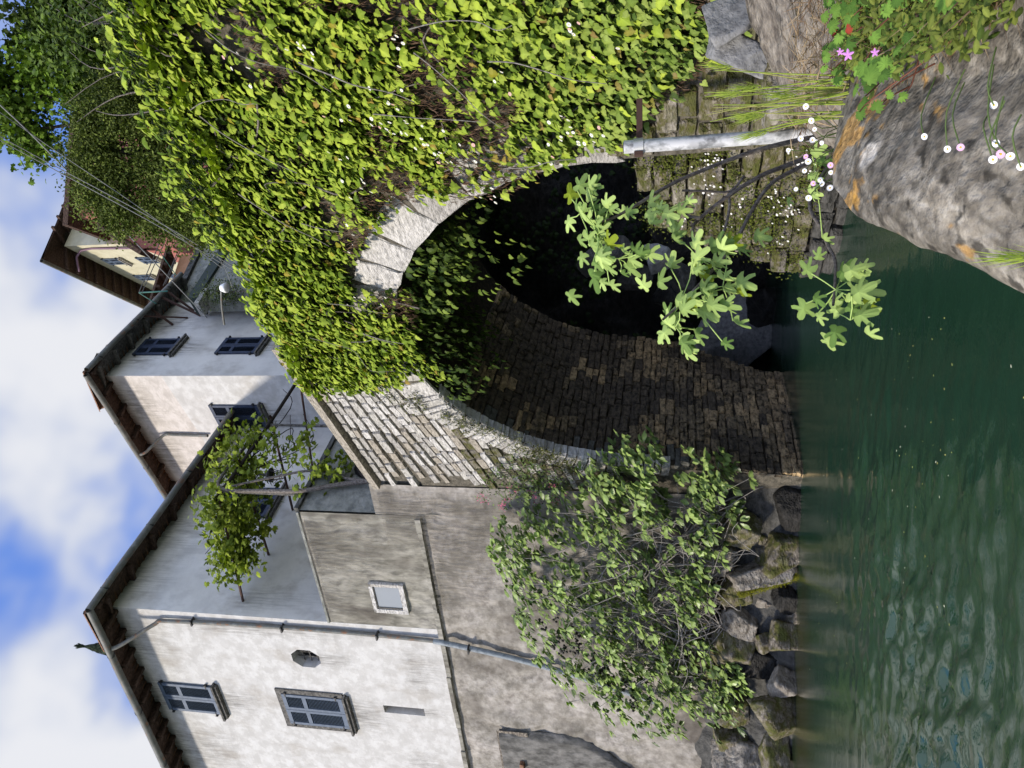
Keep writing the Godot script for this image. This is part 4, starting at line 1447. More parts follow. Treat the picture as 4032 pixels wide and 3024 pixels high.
# ---------------------------------------------------------------- trees
func tree(called: String, label: String, base: Vector3, blobs: Array, n: int, size: float, ca: Color, cb: Color, leaf: String, trunk_r: float, droop := 0.2, group := "") -> Node3D:
	var o := thing(called, label, "tree", Transform3D(Basis(), base), group)
	var top := V(0, 0, 0)
	for q in blobs:
		top += q[0] / blobs.size()
	var tr := [base, base.lerp(top, 0.35) + V(rf(-0.2, 0.2), 0, rf(-0.2, 0.2)), base.lerp(top, 0.7) + V(rf(-0.2, 0.2), 0, rf(-0.2, 0.2)), top]
	part(o, "trunk", tube(spline(tr), trunk_r, trunk_r * 0.35, 9), M.bark_dark)
	for q in blobs:
		var a: Vector3 = tr[1 + rng.randi() % 2]
		part(o, "limb", tube(spline([a, a.lerp(q[0], 0.5) + V(rf(-0.3, 0.3), 0.2, rf(-0.3, 0.3)), q[0]]), trunk_r * 0.4, 0.02, 6), M.bark_dark)
	var xs := []
	var cs := []
	var vol := 0.0
	for q in blobs:
		vol += q[1].x * q[1].y * q[1].z
	for q in blobs:
		var cnt := int(n * q[1].x * q[1].y * q[1].z / vol)
		var nc := maxi(6, cnt / 16)
		for c in nc:
			var d := V(rng.randfn(), rng.randfn(), rng.randfn()).normalized()
			var r := pow(rng.randf(), 0.42) * (1.0 + 0.18 * rng.randfn())
			var cen: Vector3 = q[0] + d * r * q[1]
			if fn.get_noise_3dv(cen * 35.0) < (-0.18 if leaf == "vine" else -0.34):
				continue
			var tone := rng.randf()
			for k in 16:
				var e := V(rng.randfn(), rng.randfn() * 0.7, rng.randfn()) * size * 1.7
				xs.append(leafx(cen + e, V(rf(-1, 1), rf(-0.2, 1), rf(-1, 1)), V(rf(-1, 1), rf(-1, 1) - droop, rf(-1, 1)), size * rf(0.7, 1.3)))
				cs.append(mixc(ca, cb, clampf(tone * 0.7 + rf(0, 0.4), 0, 1), 0.25))
	many(o, "foliage", L[leaf], M.leaf, xs, cs)
	return o


func trees() -> void:
	var dk := Color(0.03, 0.045, 0.010)
	var md := Color(0.20, 0.26, 0.055)
	# evergreen hedge behind the bridge: three bushy trees
	tree("evergreen_bush", "dense olive green evergreen bush nearest the cream house", V(3.3, 6.5, -13.6), [[V(2.9, 10.8, -13.1), V(0.35, 0.5, 0.4)], [V(3.05, 11.6, -13.0), V(0.36, 0.5, 0.4)], [V(3.3, 12.4, -12.9), V(0.5, 0.55, 0.5)], [V(3.7, 12.95, -12.8), V(0.42, 0.4, 0.4)], [V(3.5, 11.2, -13.1), V(0.7, 0.9, 0.5)]], 27000, 0.062, dk, md, "oval", 0.12, 0.2, "evergreens behind the bridge")
	tree("evergreen_bush", "tall olive green evergreen bush in the middle of the hedge", V(4.3, 6.5, -13.6), [[V(4.1, 12.6, -12.8), V(0.55, 0.7, 0.5)], [V(4.5, 13.0, -12.7), V(0.5, 0.5, 0.45)], [V(4.2, 11.6, -13.0), V(0.75, 0.9, 0.5)], [V(4.9, 12.2, -12.8), V(0.6, 0.9, 0.5)]], 27000, 0.062, dk, md, "oval", 0.12, 0.2, "evergreens behind the bridge")
	tree("evergreen_bush", "wide dark evergreen bush under the tall trees", V(5.5, 6.5, -13.6), [[V(5.1, 12.9, -12.8), V(0.5, 0.5, 0.5)], [V(5.4, 12.1, -12.8), V(0.75, 0.8, 0.5)], [V(5.1, 11.3, -13.0), V(0.9, 0.9, 0.5)], [V(6.2, 11.8, -12.9), V(0.8, 0.9, 0.6)]], 27000, 0.062, dk, md * 0.8, "oval", 0.12, 0.2, "evergreens behind the bridge")
	# broadleaved trees at the upper right
	tree("broadleaf_tree", "bright green broadleaved tree with sky gaps above the hedge", V(6.2, 6.5, -15.5), [[V(5.7, 16.3, -14.6), V(0.7, 0.55, 0.6)], [V(6.85, 15.6, -14.6), V(0.75, 0.6, 0.6)], [V(6.4, 14.9, -14.7), V(0.6, 0.5, 0.6)], [V(6.6, 17.2, -14.5), V(1.0, 0.8, 0.8)]], 13000, 0.11, Color(0.04, 0.075, 0.01), Color(0.19, 0.31, 0.035), "vine", 0.16)
	tree("broadleaf_tree", "dark leaved tree filling the upper right corner", V(8.3, 6.5, -16.0), [[V(7.9, 16.0, -14.8), V(0.9, 0.8, 0.8)], [V(7.5, 14.8, -14.9), V(0.8, 0.8, 0.7)], [V(8.4, 14.9, -14.6), V(1.0, 1.1, 0.8)], [V(7.0, 13.6, -14.2), V(0.9, 0.9, 0.7)], [V(8.0, 12.8, -14.0), V(1.3, 1.2, 0.8)]], 24000, 0.11, Color(0.015, 0.026, 0.006), Color(0.08, 0.13, 0.02), "vine", 0.2)
	# thicket of bare stems behind the ivy at the upper right
	var o := thing("bare_thicket", "thicket of thin bare grey stems behind the ivy top", "thicket", Transform3D(Basis(), V(6.0, 7, -12.0)))
	for i in 26:
		var bx := rf(4.9, 7.2)
		var b0 := V(bx, rf(8.0, 9.5), -11.8 + rf(-0.5, 0.4))
		var l := rf(2.0, 4.2)
		part(o, "stem", tube(spline([b0, b0 + V(rf(-0.25, 0.2), l * 0.4, rf(-0.2, 0.2)), b0 + V(rf(-0.5, 0.4), l * 0.75, rf(-0.3, 0.3)), b0 + V(rf(-0.8, 0.6), l, rf(-0.4, 0.4))], 4), rf(0.012, 0.03), 0.005, 6), M.bark)
	var xs := []
	var cs := []
	for i in 420:
		var c := V(rf(5.6, 7.0), rf(10.8, 13.2), -11.6 + rf(-0.5, 0.3))
		if fn.get_noise_3dv(c * 60) < 0.05:
			continue
		for k in 4:
			xs.append(leafx(c + V(rng.randfn(), rng.randfn(), rng.randfn()) * 0.1, V(rf(-1, 0.4), rf(0, 1), rf(0, 1)), V(rf(-1, 1), -0.6, rf(-1, 1)), rf(0.07, 0.12)))
			cs.append(mixc(Color(0.05, 0.09, 0.015), Color(0.13, 0.2, 0.03), rng.randf(), 0.2))
	many(o, "foliage", L.vine, M.leaf, xs, cs)
	# tip of a cypress over the roof of the corner house
	var cb := V(-15.4, 20.0, -39.0)
	o = thing("cypress", "dark cypress tip showing over the roof of the corner house", "tree", Transform3D(Basis(), cb))
	part(o, "trunk", tube([cb, cb + V(0, 14.5, 0)], 0.25, 0.03), M.bark_dark)
	xs = []
	cs = []
	for i in 9000:
		var h := pow(rng.randf(), 0.8)
		var r := 2.2 * pow(1.0 - h, 0.75) * (0.55 + 0.55 * rng.randf())
		var a := rf(0, TAU)
		xs.append(leafx(cb + V(cos(a) * r, 1.0 + 15.0 * h, sin(a) * r), V(cos(a), 0.3, sin(a)), V(0.5 * cos(a), 1, 0.5 * sin(a)), rf(0.2, 0.6)))
		cs.append(mixc(Color(0.012, 0.02, 0.01), Color(0.035, 0.05, 0.022), rng.randf(), 0.2))
	many(o, "foliage", L.long, M.leaf, xs, cs)


# ---------------------------------------------------------------- ivy on the bridge
# where the ivy has died back: high values are bare
func ivy_gap(s: float, y: float) -> float:
	var g := fn.get_noise_3d(s * 42 + 11, y * 42, 20.0)
	for q in [[6.55, 5.0, 0.34], [6.78, 3.95, 0.34], [7.2, 3.75, 0.24], [7.7, 4.1, 0.34], [5.9, 5.75, 0.2]]:
		var d: float = Vector2(s - q[0], (y - q[1]) * 0.85 + 0.25 * (s - q[0])).length() / q[2]
		g = maxf(g, 0.5 * (1.0 - d) + 0.3 * fn.get_noise_3d(s * 160, y * 160, 9.0) + 0.1)
	return g


func ivy() -> void:
	var poly := pv([[2.7, 7.3], [2.82, 7.42], [3.55, 7.46], [4.5, 7.38], [5.06, 7.25], [5.73, 7.04], [6.05, 7.22], [6.54, 7.12], [6.82, 7.3], [7.18, 7.12], [7.35, 6.96], [7.53, 7.14], [7.91, 6.9], [8.33, 6.96], [8.85, 6.6], [11, 6.3], [11, 1.2], [8.28, 1.3], [8.04, 1.45], [7.81, 1.55], [7.7, 1.8], [7.52, 1.85], [7.41, 2.05], [7.28, 2.25], [7.09, 2.35], [6.94, 2.5], [6.85, 2.9], [6.72, 3.25], [6.55, 3.5], [6.45, 3.85], [6.38, 4.15], [6.42, 4.7], [6.35, 4.95], [5.87, 5.42], [5.35, 5.82], [5.1, 5.95], [4.9, 5.64], [4.85, 5.2], [4.5, 5.25], [4.17, 5.35], [3.65, 5.45], [3.3, 5.28], [3.0, 5.25], [3.25, 5.65], [3.05, 5.95], [2.85, 6.3], [2.72, 6.69], [2.75, 6.97]])
	var o := thing("ivy", "thick bright green ivy covering the bridge wall and parapet", "ivy", TBR * Transform3D(Basis(), V(7.5, 1.5, 0)))
	var xs := []
	var cs := []
	var dark_a := Color(0.025, 0.05, 0.008)
	var dark_b := Color(0.08, 0.14, 0.014)
	var lit_a := Color(0.20, 0.30, 0.028)
	var lit_b := Color(0.46, 0.56, 0.075)
	var bulge := func(s: float, y: float) -> float:
		return 0.10 + 0.22 * (0.5 + fn.get_noise_3d(s * 30, y * 30, 2.0)) + 0.10 * fn.get_noise_3d(s * 75, y * 75, 6.0) + 0.10 * smoothstep(6.5, 7.2, y)
	var tries := 0
	while xs.size() < 19500 and tries < 80000:
		tries += 1
		var s := 2.6 + 7.2 * rng.randf()
		var y := 1.2 + 6.5 * rng.randf()
		if not inside(s + rng.randfn() * 0.05, y + rng.randfn() * 0.05, poly):
			continue
		# bare brown gaps
		var gap := ivy_gap(s, y)
		var bald := y < 6.2 and s > 4.0 and gap > 0.15
		if bald and rng.randf() < 0.8:
			continue
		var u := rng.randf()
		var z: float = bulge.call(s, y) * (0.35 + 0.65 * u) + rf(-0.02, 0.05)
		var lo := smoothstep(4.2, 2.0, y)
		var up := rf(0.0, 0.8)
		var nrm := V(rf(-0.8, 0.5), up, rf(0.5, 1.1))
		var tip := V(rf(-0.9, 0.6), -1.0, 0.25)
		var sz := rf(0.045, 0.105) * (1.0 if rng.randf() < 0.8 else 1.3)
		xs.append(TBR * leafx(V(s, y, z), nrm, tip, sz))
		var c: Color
		if u < 0.35:  # inner leaves darker, depth shade put into their colour
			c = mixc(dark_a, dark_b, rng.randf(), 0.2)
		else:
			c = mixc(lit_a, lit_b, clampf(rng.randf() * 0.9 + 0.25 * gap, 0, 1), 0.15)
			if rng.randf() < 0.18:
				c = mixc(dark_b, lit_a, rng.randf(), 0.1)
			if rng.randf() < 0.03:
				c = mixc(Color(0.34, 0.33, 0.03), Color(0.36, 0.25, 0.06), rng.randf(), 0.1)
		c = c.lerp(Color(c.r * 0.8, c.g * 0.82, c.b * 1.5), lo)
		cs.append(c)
	# over the top of the parapet and down its far side
	for i in 3600:
		var s := rf(2.75, 10.0)
		var k := rng.randf()
		var q := V(s, lerpf(7.42, 6.5, smoothstep(3.0, 9.5, s)) - 0.02 + 0.22 * (fn.get_noise_2d(s * 70, 3.0)) - 0.12 * rng.randf(), lerpf(0.3, -0.7, k))
		q.y -= 0.35 * maxf(0, absf(k - 0.5) - 0.25)
		xs.append(TBR * leafx(q, V(rf(-0.8, 0.4), rf(0.4, 1), rf(-0.2, 0.9)), V(rf(-1, 0.6), rf(-0.8, 0.5), rf(0, 1)), rf(0.06, 0.115)))
		cs.append(mixc(lit_a, lit_b, rng.randf(), 0.2))
	# hanging under the crown, its shade also put into darker greens
	for i in 1100:
		var a := rf(0.9, 2.0)
		var k := pow(rng.randf(), 1.4)
		var hang := rf(0, 0.5) * (1.0 + 1.2 * maxf(0, fn.get_noise_2d(a * 300, k * 60)))
		var q := vault_point(Vector2(3.5 + 3.15 * cos(a), 2.6 + 3.05 * sin(a)), k * 0.55) - V(0, hang, 0)
		xs.append(TBR * leafx(q, V(rf(-0.8, 0.4), rf(-0.2, 0.6), 1), V(rf(-0.5, 0.5), -1, 0), rf(0.07, 0.12)))
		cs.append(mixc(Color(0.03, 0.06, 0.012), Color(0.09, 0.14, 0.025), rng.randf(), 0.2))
	# three strands that hang lower
	for st in [[4.62, 5.35, 1.6, 70], [5.05, 5.2, 0.9, 45], [4.2, 5.45, 0.8, 40]]:
		for j in st[3]:
			var t := rng.randf()
			xs.append(TBR * leafx(V(st[0] + 0.35 * t + rng.randfn() * 0.12 * (1.0 - 0.6 * t), st[1] - st[2] * t, rf(-0.7, 0.15)), V(rf(-0.8, 0.3), rf(0, 0.7), 1), V(rf(-0.5, 0.5), -1, 0), rf(0.07, 0.11)))
			cs.append(mixc(Color(0.08, 0.13, 0.02), Color(0.22, 0.30, 0.05), rng.randf(), 0.2))
	# the 300 leaves nearest the eye are parts of their own
	var eye := V(0, 2, 0)
	var order := range(xs.size())
	var dist := PackedFloat32Array()
	for i in xs.size():
		var q: Vector3 = xs[i].origin
		var up_x := (q.x / -q.z)
		dist.append(q.distance_to(eye) + (50.0 if up_x > 0.53 else 0.0) - 40.0 * xs[i].basis.x.length())
	order.sort_custom(func(a, b): return dist[a] < dist[b])
	var mats := []
	for i in 10:
		mats.append([])
	var pal := []
	for i in 10:
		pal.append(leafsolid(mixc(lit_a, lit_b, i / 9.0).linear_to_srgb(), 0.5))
	var rest := []
	var restc := []
	for i in order.size():
		var k: int = order[i]
		if i < 300:
			part(o, "leaf", L.ivy, pal[rng.randi() % 10], xs[k])
		else:
			rest.append(xs[k])
			restc.append(cs[k])
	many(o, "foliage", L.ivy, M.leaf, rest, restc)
	# woody stems creeping under the leaves
	for i in 34:
		var s := rf(3.2, 8.6)
		var y := rf(2.6, 7.0)
		var pts := []
		for k in 5:
			pts.append(TBR * V(s, y, bulge.call(s, y) * 0.9))
			s += rf(-0.35, 0.15)
			y += rf(-0.1, 0.45)
			if not inside(s, y, poly):
				break
		if pts.size() > 2:
			part(o, "stem", tube(spline(pts, 4), rf(0.006, 0.013), 0.004, 6), M.bark)
	for i in 26:
		var s := rf(4.0, 8.6)
		var y := rf(3.4, 6.8)
		if not inside(s, y, poly):
			continue
		var pts := []
		var ds := rf(-0.22, 0.05)
		for k in 5:
			pts.append(TBR * V(s, y, bulge.call(s, y) + 0.06 + rf(0, 0.05)))
			s += ds + rf(-0.06, 0.06)
			y -= rf(0.12, 0.3)
			if not inside(s, y, poly):
				break
		if pts.size() > 2:
			part(o, "bare_stem", tube(spline(pts, 4), rf(0.005, 0.009), 0.003, 5), M.twig)
	# dry brown tangle in the gaps
	var tx := []
	var tc := []
	for i in 38000:
		var s := rf(3.0, 8.6)
		var y := rf(1.6, 5.7)
		if ivy_gap(s, y) < 0.11 or not inside(s, y, poly):
			continue
		tx.append(TBR * leafx(V(s, y, rf(0.05, 0.24)), V(rf(-1, 1), rf(-1, 1), 1), V(rf(-0.6, 0.6), -1, 0.2), rf(0.05, 0.12)))
		tc.append(mixc(Color(0.06, 0.035, 0.024), Color(0.24, 0.15, 0.10), rng.randf(), 0.2))
	var tw := many(o, "dry_tangle", leafmesh([[0, 0], [0.05, 0.3], [0, 1.0]], 0.4, 0.2, 0.2), M.leaf, tx, tc)
	# small daisies growing through the ivy
	var fx := []
	var fc := []
	for i in 60:
		var s := rf(4.6, 8.3)
		var y := rf(2.3, 6.0)
		if not inside(s, y, poly) or y > 7.9 - 0.35 * s + 1.3 * 0.0 + 2.2:
			continue
		for j in rng.randi_range(1, 6):
			var q := V(s + rng.randfn() * 0.1, y + rng.randfn() * 0.08, 0.0)
			q.z = bulge.call(q.x, q.y) + 0.08
			fx.append(TBR * leafx(q, V(rf(-0.7, 0.2), rf(0.2, 0.8), 1), UP, rf(0.032, 0.042)))
			fc.append(Color(0.8, 0.8, 0.78) if rng.randf() < 0.85 else Color(0.75, 0.45, 0.45))
	many(o, "daisies", L.petals, M.leaf, fx, fc)
	many(o, "daisy_centres", L.disc, plain(lin(0.6, 0.42, 0.04), 0.8), fx, [])


# ---------------------------------------------------------------- left bank
func bank_left() -> void:
	var p := PackedVector3Array()
	var nu := 110
	var nv := 40
	for j in nv:
		for i in nu:
			var s := lerpf(-16, 0.6, float(i) / (nu - 1))
			var wl := maxf(0.12, 0.15 - 0.32 * maxf(s, -6.0))
			var d := lerpf(3.5, -0.3, float(j) / (nv - 1))
			var k := d / wl
			var y := 1.5 * (1.0 - k) if k < 1.0 else -0.9 * (k - 1.0) * wl
			y += 0.22 * fn.get_noise_3d(s * 60, d * 60, 1.0) + 0.10 * fn.get_noise_3d(s * 170, d * 170, 1.0)
			p.append(V(s, y, d))
	struct("rocky_bank", gridmesh(p, nu, nv), M.rock_deep, "broken rock bank at the foot of the river wall", TA)  # dark rock colour paints the shaded crevices between the boulders
	# centre, half width, half height, seed, tone, label
	var list := [
		[V(-1.95, 0.1, -13.75), 0.42, 0.42, M.rock_dark, "black wet boulder beside the left foot of the arch"],
		[V(-2.82, 0.22, -13.85), 0.50, 0.40, M.rock, "large rounded mossy boulder at the waterline left of the arch"],
		[V(-3.05, 0.95, -14.4), 0.38, 0.36, M.rock, "angular brown ledge rock above the large rounded boulder"],
		[V(-2.5, 0.75, -14.3), 0.34, 0.33, M.rock_pale, "pale split slab between the arch foot and the fig shrub"],
		[V(-4.75, 1.03, -14.4), 0.36, 0.42, M.rock, "pointed pale slab under the shrub near the middle of the bank"],
		[V(-4.3, 0.18, -13.8), 0.25, 0.23, M.rock, "squat rock with white veins standing in the water"],
		[V(-4.5, 0.48, -14.0), 0.16, 0.15, M.rock, "small rock wedged above the squat veined rock"],
		[V(-5.0, 0.45, -14.5), 0.32, 0.46, M.rock_dark, "dark damp rock with moss beside a crevice"],
		[V(-5.15, 0.2, -13.95), 0.26, 0.22, M.rock_pale, "low orange brown rock sloping into the water"],
		[V(-5.7, 0.35, -14.0), 0.42, 0.36, M.rock, "smooth grey slab with foam at its edge"],
		[V(-6.5, 0.25, -14.4), 0.42, 0.25, M.rock, "grey cracked rock at the left end of the shore"],
		[V(-7.1, 0.72, -15.2), 0.48, 0.45, M.rock_pale, "pale rock against the buttress foot"],
		[V(-4.3, 1.6, -14.7), 0.30, 0.30, M.rock, "brown rock half hidden in the shrub stems"],
		[V(-4.2, 0.93, -14.35), 0.30, 0.33, M.rock_pale, "flat pale slab under the white flowers"],
		[V(-3.65, 0.15, -13.85), 0.24, 0.22, M.rock_dark, "dark cleft rock right of the squat veined rock"],
		[V(-1.75, 0.55, -14.0), 0.24, 0.32, M.rock_dark, "upright black rock in the corner of wall and arch"]]
	for i in list.size():
		var q = list[i]
		var r := part(self, "shore_boulder", rockmesh(400 + i, V(q[1] * 1.3, q[2] * 1.3, (q[1] + q[2]) * 0.55), 5 if i % 3 else 9, 0.06, 60, 40, i % 3 > 0), q[3], Transform3D(Basis(V(0.2, 1, 0.1).normalized(), i * 1.3) , q[0]))
		tag(r, q[4], "boulder", "rocks along the left shore")
	var pile := [
		[-1.1, 1.35, 0.30, 0.36, 0.30, M.rock_pale, "broad pale rock high under the right part of the shrub"],
		[-1.75, 1.0, 0.45, 0.34, 0.28, M.rock, "cracked brown rock above the leaning slab"],
		[-2.35, 1.55, 0.30, 0.34, 0.32, M.mossy[0], "mossy rock topping the pile in the middle of the bank"],
		[-2.9, 1.1, 0.55, 0.30, 0.26, M.rock_bare, "jagged grey rock left of the leaning slab"],
		[-3.5, 1.45, 0.40, 0.36, 0.28, M.rock, "wedge shaped rock high behind the pointed pale slab"],
		[-4.4, 1.0, 0.75, 0.38, 0.3, M.mossy[1], "dark mossy block under the left part of the shrub"],
		[-5.3, 0.95, 0.9, 0.42, 0.3, M.rock, "wide flat rock below the left tip of the shrub"],
		[-0.45, 0.95, 0.30, 0.30, 0.34, M.mossy[0], "mossy upright rock close to the arch foot"]]
	for i in pile.size():
		var q = pile[i]
		var r := part(self, "shore_boulder", rockmesh(700 + i, V(q[3] * 1.3, q[4] * 1.3, 0.36), 5, 0.07, 60, 40, true), q[5], TA * Transform3D(Basis(V(0.25, 0.6, 1.0).normalized(), rf(-0.7, 0.7)), V(q[0], q[1], q[2])))
		tag(r, q[6], "boulder", "rocks along the left shore")
	for i in 46:
		var s := rf(-8.2, -0.4)
		var wl := maxf(0.12, 0.15 - 0.32 * maxf(s, -6.0))
		var d := wl * rf(0.2, 1.15)
		var y := 1.0 * (1.0 - d / wl)
		var sz := rf(0.07, 0.17)
		var r := part(self, "shore_stone", rockmesh(600 + i % 9, V(1.3, 0.9, 1.0), 4, 0.06, 30, 20, true), [M.rock, M.rock_bare, M.rock_pale][i % 3], TA * Transform3D(Basis(V(rf(-0.3, 0.3), 1, rf(-0.3, 0.3)).normalized(), rf(0, 6)).scaled(V(sz, sz, sz)), V(s, y, d)))
		tag(r, "small broken grey stone lying among the shore boulders", "stone", "small stones along the left shore")
	# leaning slab with a yellow moss edge
	var c := V(-3.25, 0.55, -13.7)
	var o := thing("leaning_slab", "tall leaning rock slab with a bright yellow green moss edge", "boulder", Transform3D(Basis(V(0, 0, 1), 0.32), c))
	part(o, "slab", rockmesh(450, V(0.27, 0.74, 0.34), 3, 0.05, 50, 40, true), M.rock_pale, o.global_transform)
	var xs := []
	var cs := []
	for i in 2600:
		var t := rf(-0.55, 0.5)
		xs.append(o.global_transform * leafx(V(-0.15 + rng.randfn() * 0.03 - 0.05 * t, t, 0.17 + rng.randfn() * 0.05), V(-0.6, rf(-0.3, 0.6), 1), V(rf(-1, 1), rf(-1, 1), 0), rf(0.015, 0.035)))
		cs.append(mixc(Color(0.10, 0.11, 0.006), Color(0.22, 0.22, 0.012), rng.randf(), 0.2))
	many(o, "moss", L.small, M.leaf, xs, cs)


func shrub_left() -> void:
	var poly := pv([[-0.75, 5.35], [0.1, 4.85], [0.6, 3.95], [1.5, 2.83], [1.5, 2.2], [0.9, 0.85], [0.09, 1.05], [-0.99, 1.3], [-2.0, 1.75], [-3.5, 0.7], [-4.9, 0.9], [-5.4, 2.6], [-4.6, 3.6], [-3.55, 4.5], [-2.75, 4.95], [-1.16, 5.0]])
	var tf := TA * Transform3D(Basis(), V(0, 0, 0))
	var o := thing("wild_shrub", "sprawling green shrub with grey twisted stems in front of the river wall", "shrub", TA * Transform3D(Basis(), V(-1.6, 1.2, 0.3)))
	var xs := []
	var cs := []
	var clumps := 0
	var tries := 0
	while clumps < 1150 and tries < 16000:
		tries += 1
		var s := rf(-5.5, 1.7)
		var y := rf(0.6, 5.5)
		if not inside(s, y, poly):
			continue
		# loose at the fringe, denser inside
		var nz := fn.get_noise_3d(s * 55, y * 55, 31.0)
		if nz < -0.08 and rng.randf() < 0.85:
			continue
		clumps += 1
		var z := rf(0.35, 1.25)
		# the polygon was measured on a sheet one metre out of the wall
		var c := V(s, y, z)
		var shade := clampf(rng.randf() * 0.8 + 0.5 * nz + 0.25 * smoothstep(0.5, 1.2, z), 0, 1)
		for j in rng.randi_range(4, 7):
			var d := V(rf(-1, 1), rf(-1, 0.7), rf(-0.4, 1)).normalized()
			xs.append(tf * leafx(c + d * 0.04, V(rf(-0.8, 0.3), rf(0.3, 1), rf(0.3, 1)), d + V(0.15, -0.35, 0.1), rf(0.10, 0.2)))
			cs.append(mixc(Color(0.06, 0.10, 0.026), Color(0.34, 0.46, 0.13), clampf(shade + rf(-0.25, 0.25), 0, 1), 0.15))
		if clumps % 9 == 0:
			var root := V([-3.9, -2.6, -1.7, -0.9, 0.1][rng.randi() % 5] + rf(-0.25, 0.25), rf(0.9, 1.7), rf(0.3, 0.6))
			var pts := [root]
			for k in 4:
				var f := (k + 1) / 5.0
				pts.append(root.lerp(c, f) + V(rng.randfn() * 0.16, rng.randfn() * 0.14 + 0.35 * sin(PI * f) * rf(-0.4, 1.0), rf(-0.1, 0.25)))
			pts.append(c)
			part(o, "stem", tube(spline(pts, 4), rf(0.008, 0.02), 0.005, 6), M.twig, tf)
			for k in 2:
				var q: Vector3 = pts[2 + k]
				var e := q + V(rng.randfn() * 0.3, rng.randfn() * 0.3, rf(0, 0.25))
				part(o, "stem", tube(spline([q, q.lerp(e, 0.5) + V(rng.randfn(), rng.randfn(), 0) * 0.06, e], 4), 0.008, 0.004, 5), M.twig, tf)
	var pal := []
	for i in 8:
		pal.append(leafsolid(mixc(Color(0.10, 0.16, 0.04), Color(0.34, 0.46, 0.13), i / 7.0).linear_to_srgb(), 0.45))
	var rest := []
	var restc := []
	for i in xs.size():
		if i % 17 == 0 and i / 17 < 300:
			part(o, "leaf", L.bush, pal[rng.randi() % 8], xs[i])
		else:
			rest.append(xs[i])
			restc.append(cs[i])
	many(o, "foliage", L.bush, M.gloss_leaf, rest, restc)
	# dark berries at the upper tips
	var bx := []
	for i in 40:
		var q := V(rf(-4.4, -2.2), 0, rf(0.7, 1.2))
		q.y = 4.55 - 0.75 * absf(q.x + 2.2) + rf(-0.5, 0.1)
		for k in 4:
			bx.append(tf * Transform3D(Basis().scaled(V(0.025, 0.025, 0.025)), q + V(rng.randfn(), rng.randfn(), rng.randfn()) * 0.035))
	var sp := SphereMesh.new()
	sp.radial_segments = 8
	sp.rings = 5
	sp.radius = 1.0
	sp.height = 2.0
	many(o, "berries", sp, plain(lin(0.015, 0.013, 0.01), 0.6), bx, [])


# ---------------------------------------------------------------- plants rooted in the bridge
func bridge_plants() -> void:
	var o := thing("valerian", "wild plant with pink flowers rooted where the arch meets the wall", "plant", TBR * Transform3D(Basis(), V(-0.2, 4.6, 0.1)))
	var poly := pv([[-0.75, 5.0], [-0.1, 5.35], [0.75, 4.7], [0.7, 4.1], [0.35, 3.7], [-0.4, 3.8]])
	var xs := []
	var cs := []
	var fx := []
	for i in 130:
		var s := rf(-0.9, 0.9)
		var y := rf(3.6, 5.5)
		if not inside(s, y, poly):
			continue
		var c := V(s, y, rf(0.08, 0.4))
		if i % 4 == 0:
			part(o, "stem", tube(spline([V(s * 0.5 - 0.1, y - 0.35, 0.03), c + V(0, -0.1, -0.05), c], 3), 0.007, 0.004, 5), M.bark, TBR)
		for j in 12:
			xs.append(TBR * leafx(c + V(rng.randfn(), rng.randfn(), rng.randfn()) * 0.09, V(rf(-0.8, 0.5), rf(0, 1), rf(0.2, 1)), V(rf(-1, 1), rf(-0.8, 0.8), rf(0, 1)), rf(0.06, 0.11)))
			cs.append(mixc(Color(0.06, 0.10, 0.03), Color(0.17, 0.26, 0.07), rng.randf(), 0.2))
		if s < 0.15 and rng.randf() < 0.4:
			for j in 14:
				fx.append(TBR * leafx(c + V(-0.08, 0.05, 0.12) + V(rng.randfn(), rng.randfn(), rng.randfn()) * 0.035, V(rf(-1, 1), rf(-1, 1), 1), V(rf(-1, 1), rf(-1, 1), 0), 0.035))
	many(o, "foliage", L.long, M.leaf, xs, cs)
	many(o, "flowers", L.small, plain(lin(0.55, 0.10, 0.22), 0.8), fx, [])
	# weeds and small daisies down the face of the arch
	o = thing("arch_weeds", "sparse weeds and tiny white daisies on the stone left of the arch", "plant", TBR * Transform3D(Basis(), V(0.6, 5.4, 0.05)))
	xs = []
	cs = []
	fx = []
	for i in 150:
		var t := rng.randf()
		var c := V(lerpf(2.5, -0.3, t) + rng.randfn() * 0.12, lerpf(6.15, 3.0, t) + rng.randfn() * 0.16, 0.06)
		for j in 14:
			xs.append(TBR * leafx(c + V(rng.randfn() * 0.07, rng.randfn() * 0.05, rf(-0.02, 0.05)), V(rf(-0.6, 0.6), rf(0, 1), 1), V(rf(-1, 1), rf(-1, 1), 0.3), rf(0.025, 0.055)))
			cs.append(mixc(Color(0.05, 0.05, 0.012), Color(0.14, 0.16, 0.04), rng.randf(), 0.3))
		if rng.randf() < 0.6:
			for j in 3:
				fx.append(TBR * leafx(c + V(rng.randfn() * 0.09, rng.randfn() * 0.08, 0.06), V(-0.4, 0.4, 1), UP, 0.03))
	many(o, "foliage", L.small, M.leaf, xs, cs)
	many(o, "tiny_flowers", L.petals, plain(lin(0.8, 0.8, 0.78), 0.7), fx, [])


# ---------------------------------------------------------------- near right: boulder, bank, fig, flowers
func curve(a: Array, t: float) -> Vector3:
	var k := clampf(t, 0, 0.9999) * (a.size() - 1)
	var i := int(k)
	var p0: Vector3 = a[maxi(i - 1, 0)]
	var p3: Vector3 = a[mini(i + 2, a.size() - 1)]
	return (a[i] as Vector3).cubic_interpolate(a[i + 1], p0, p3, k - i)


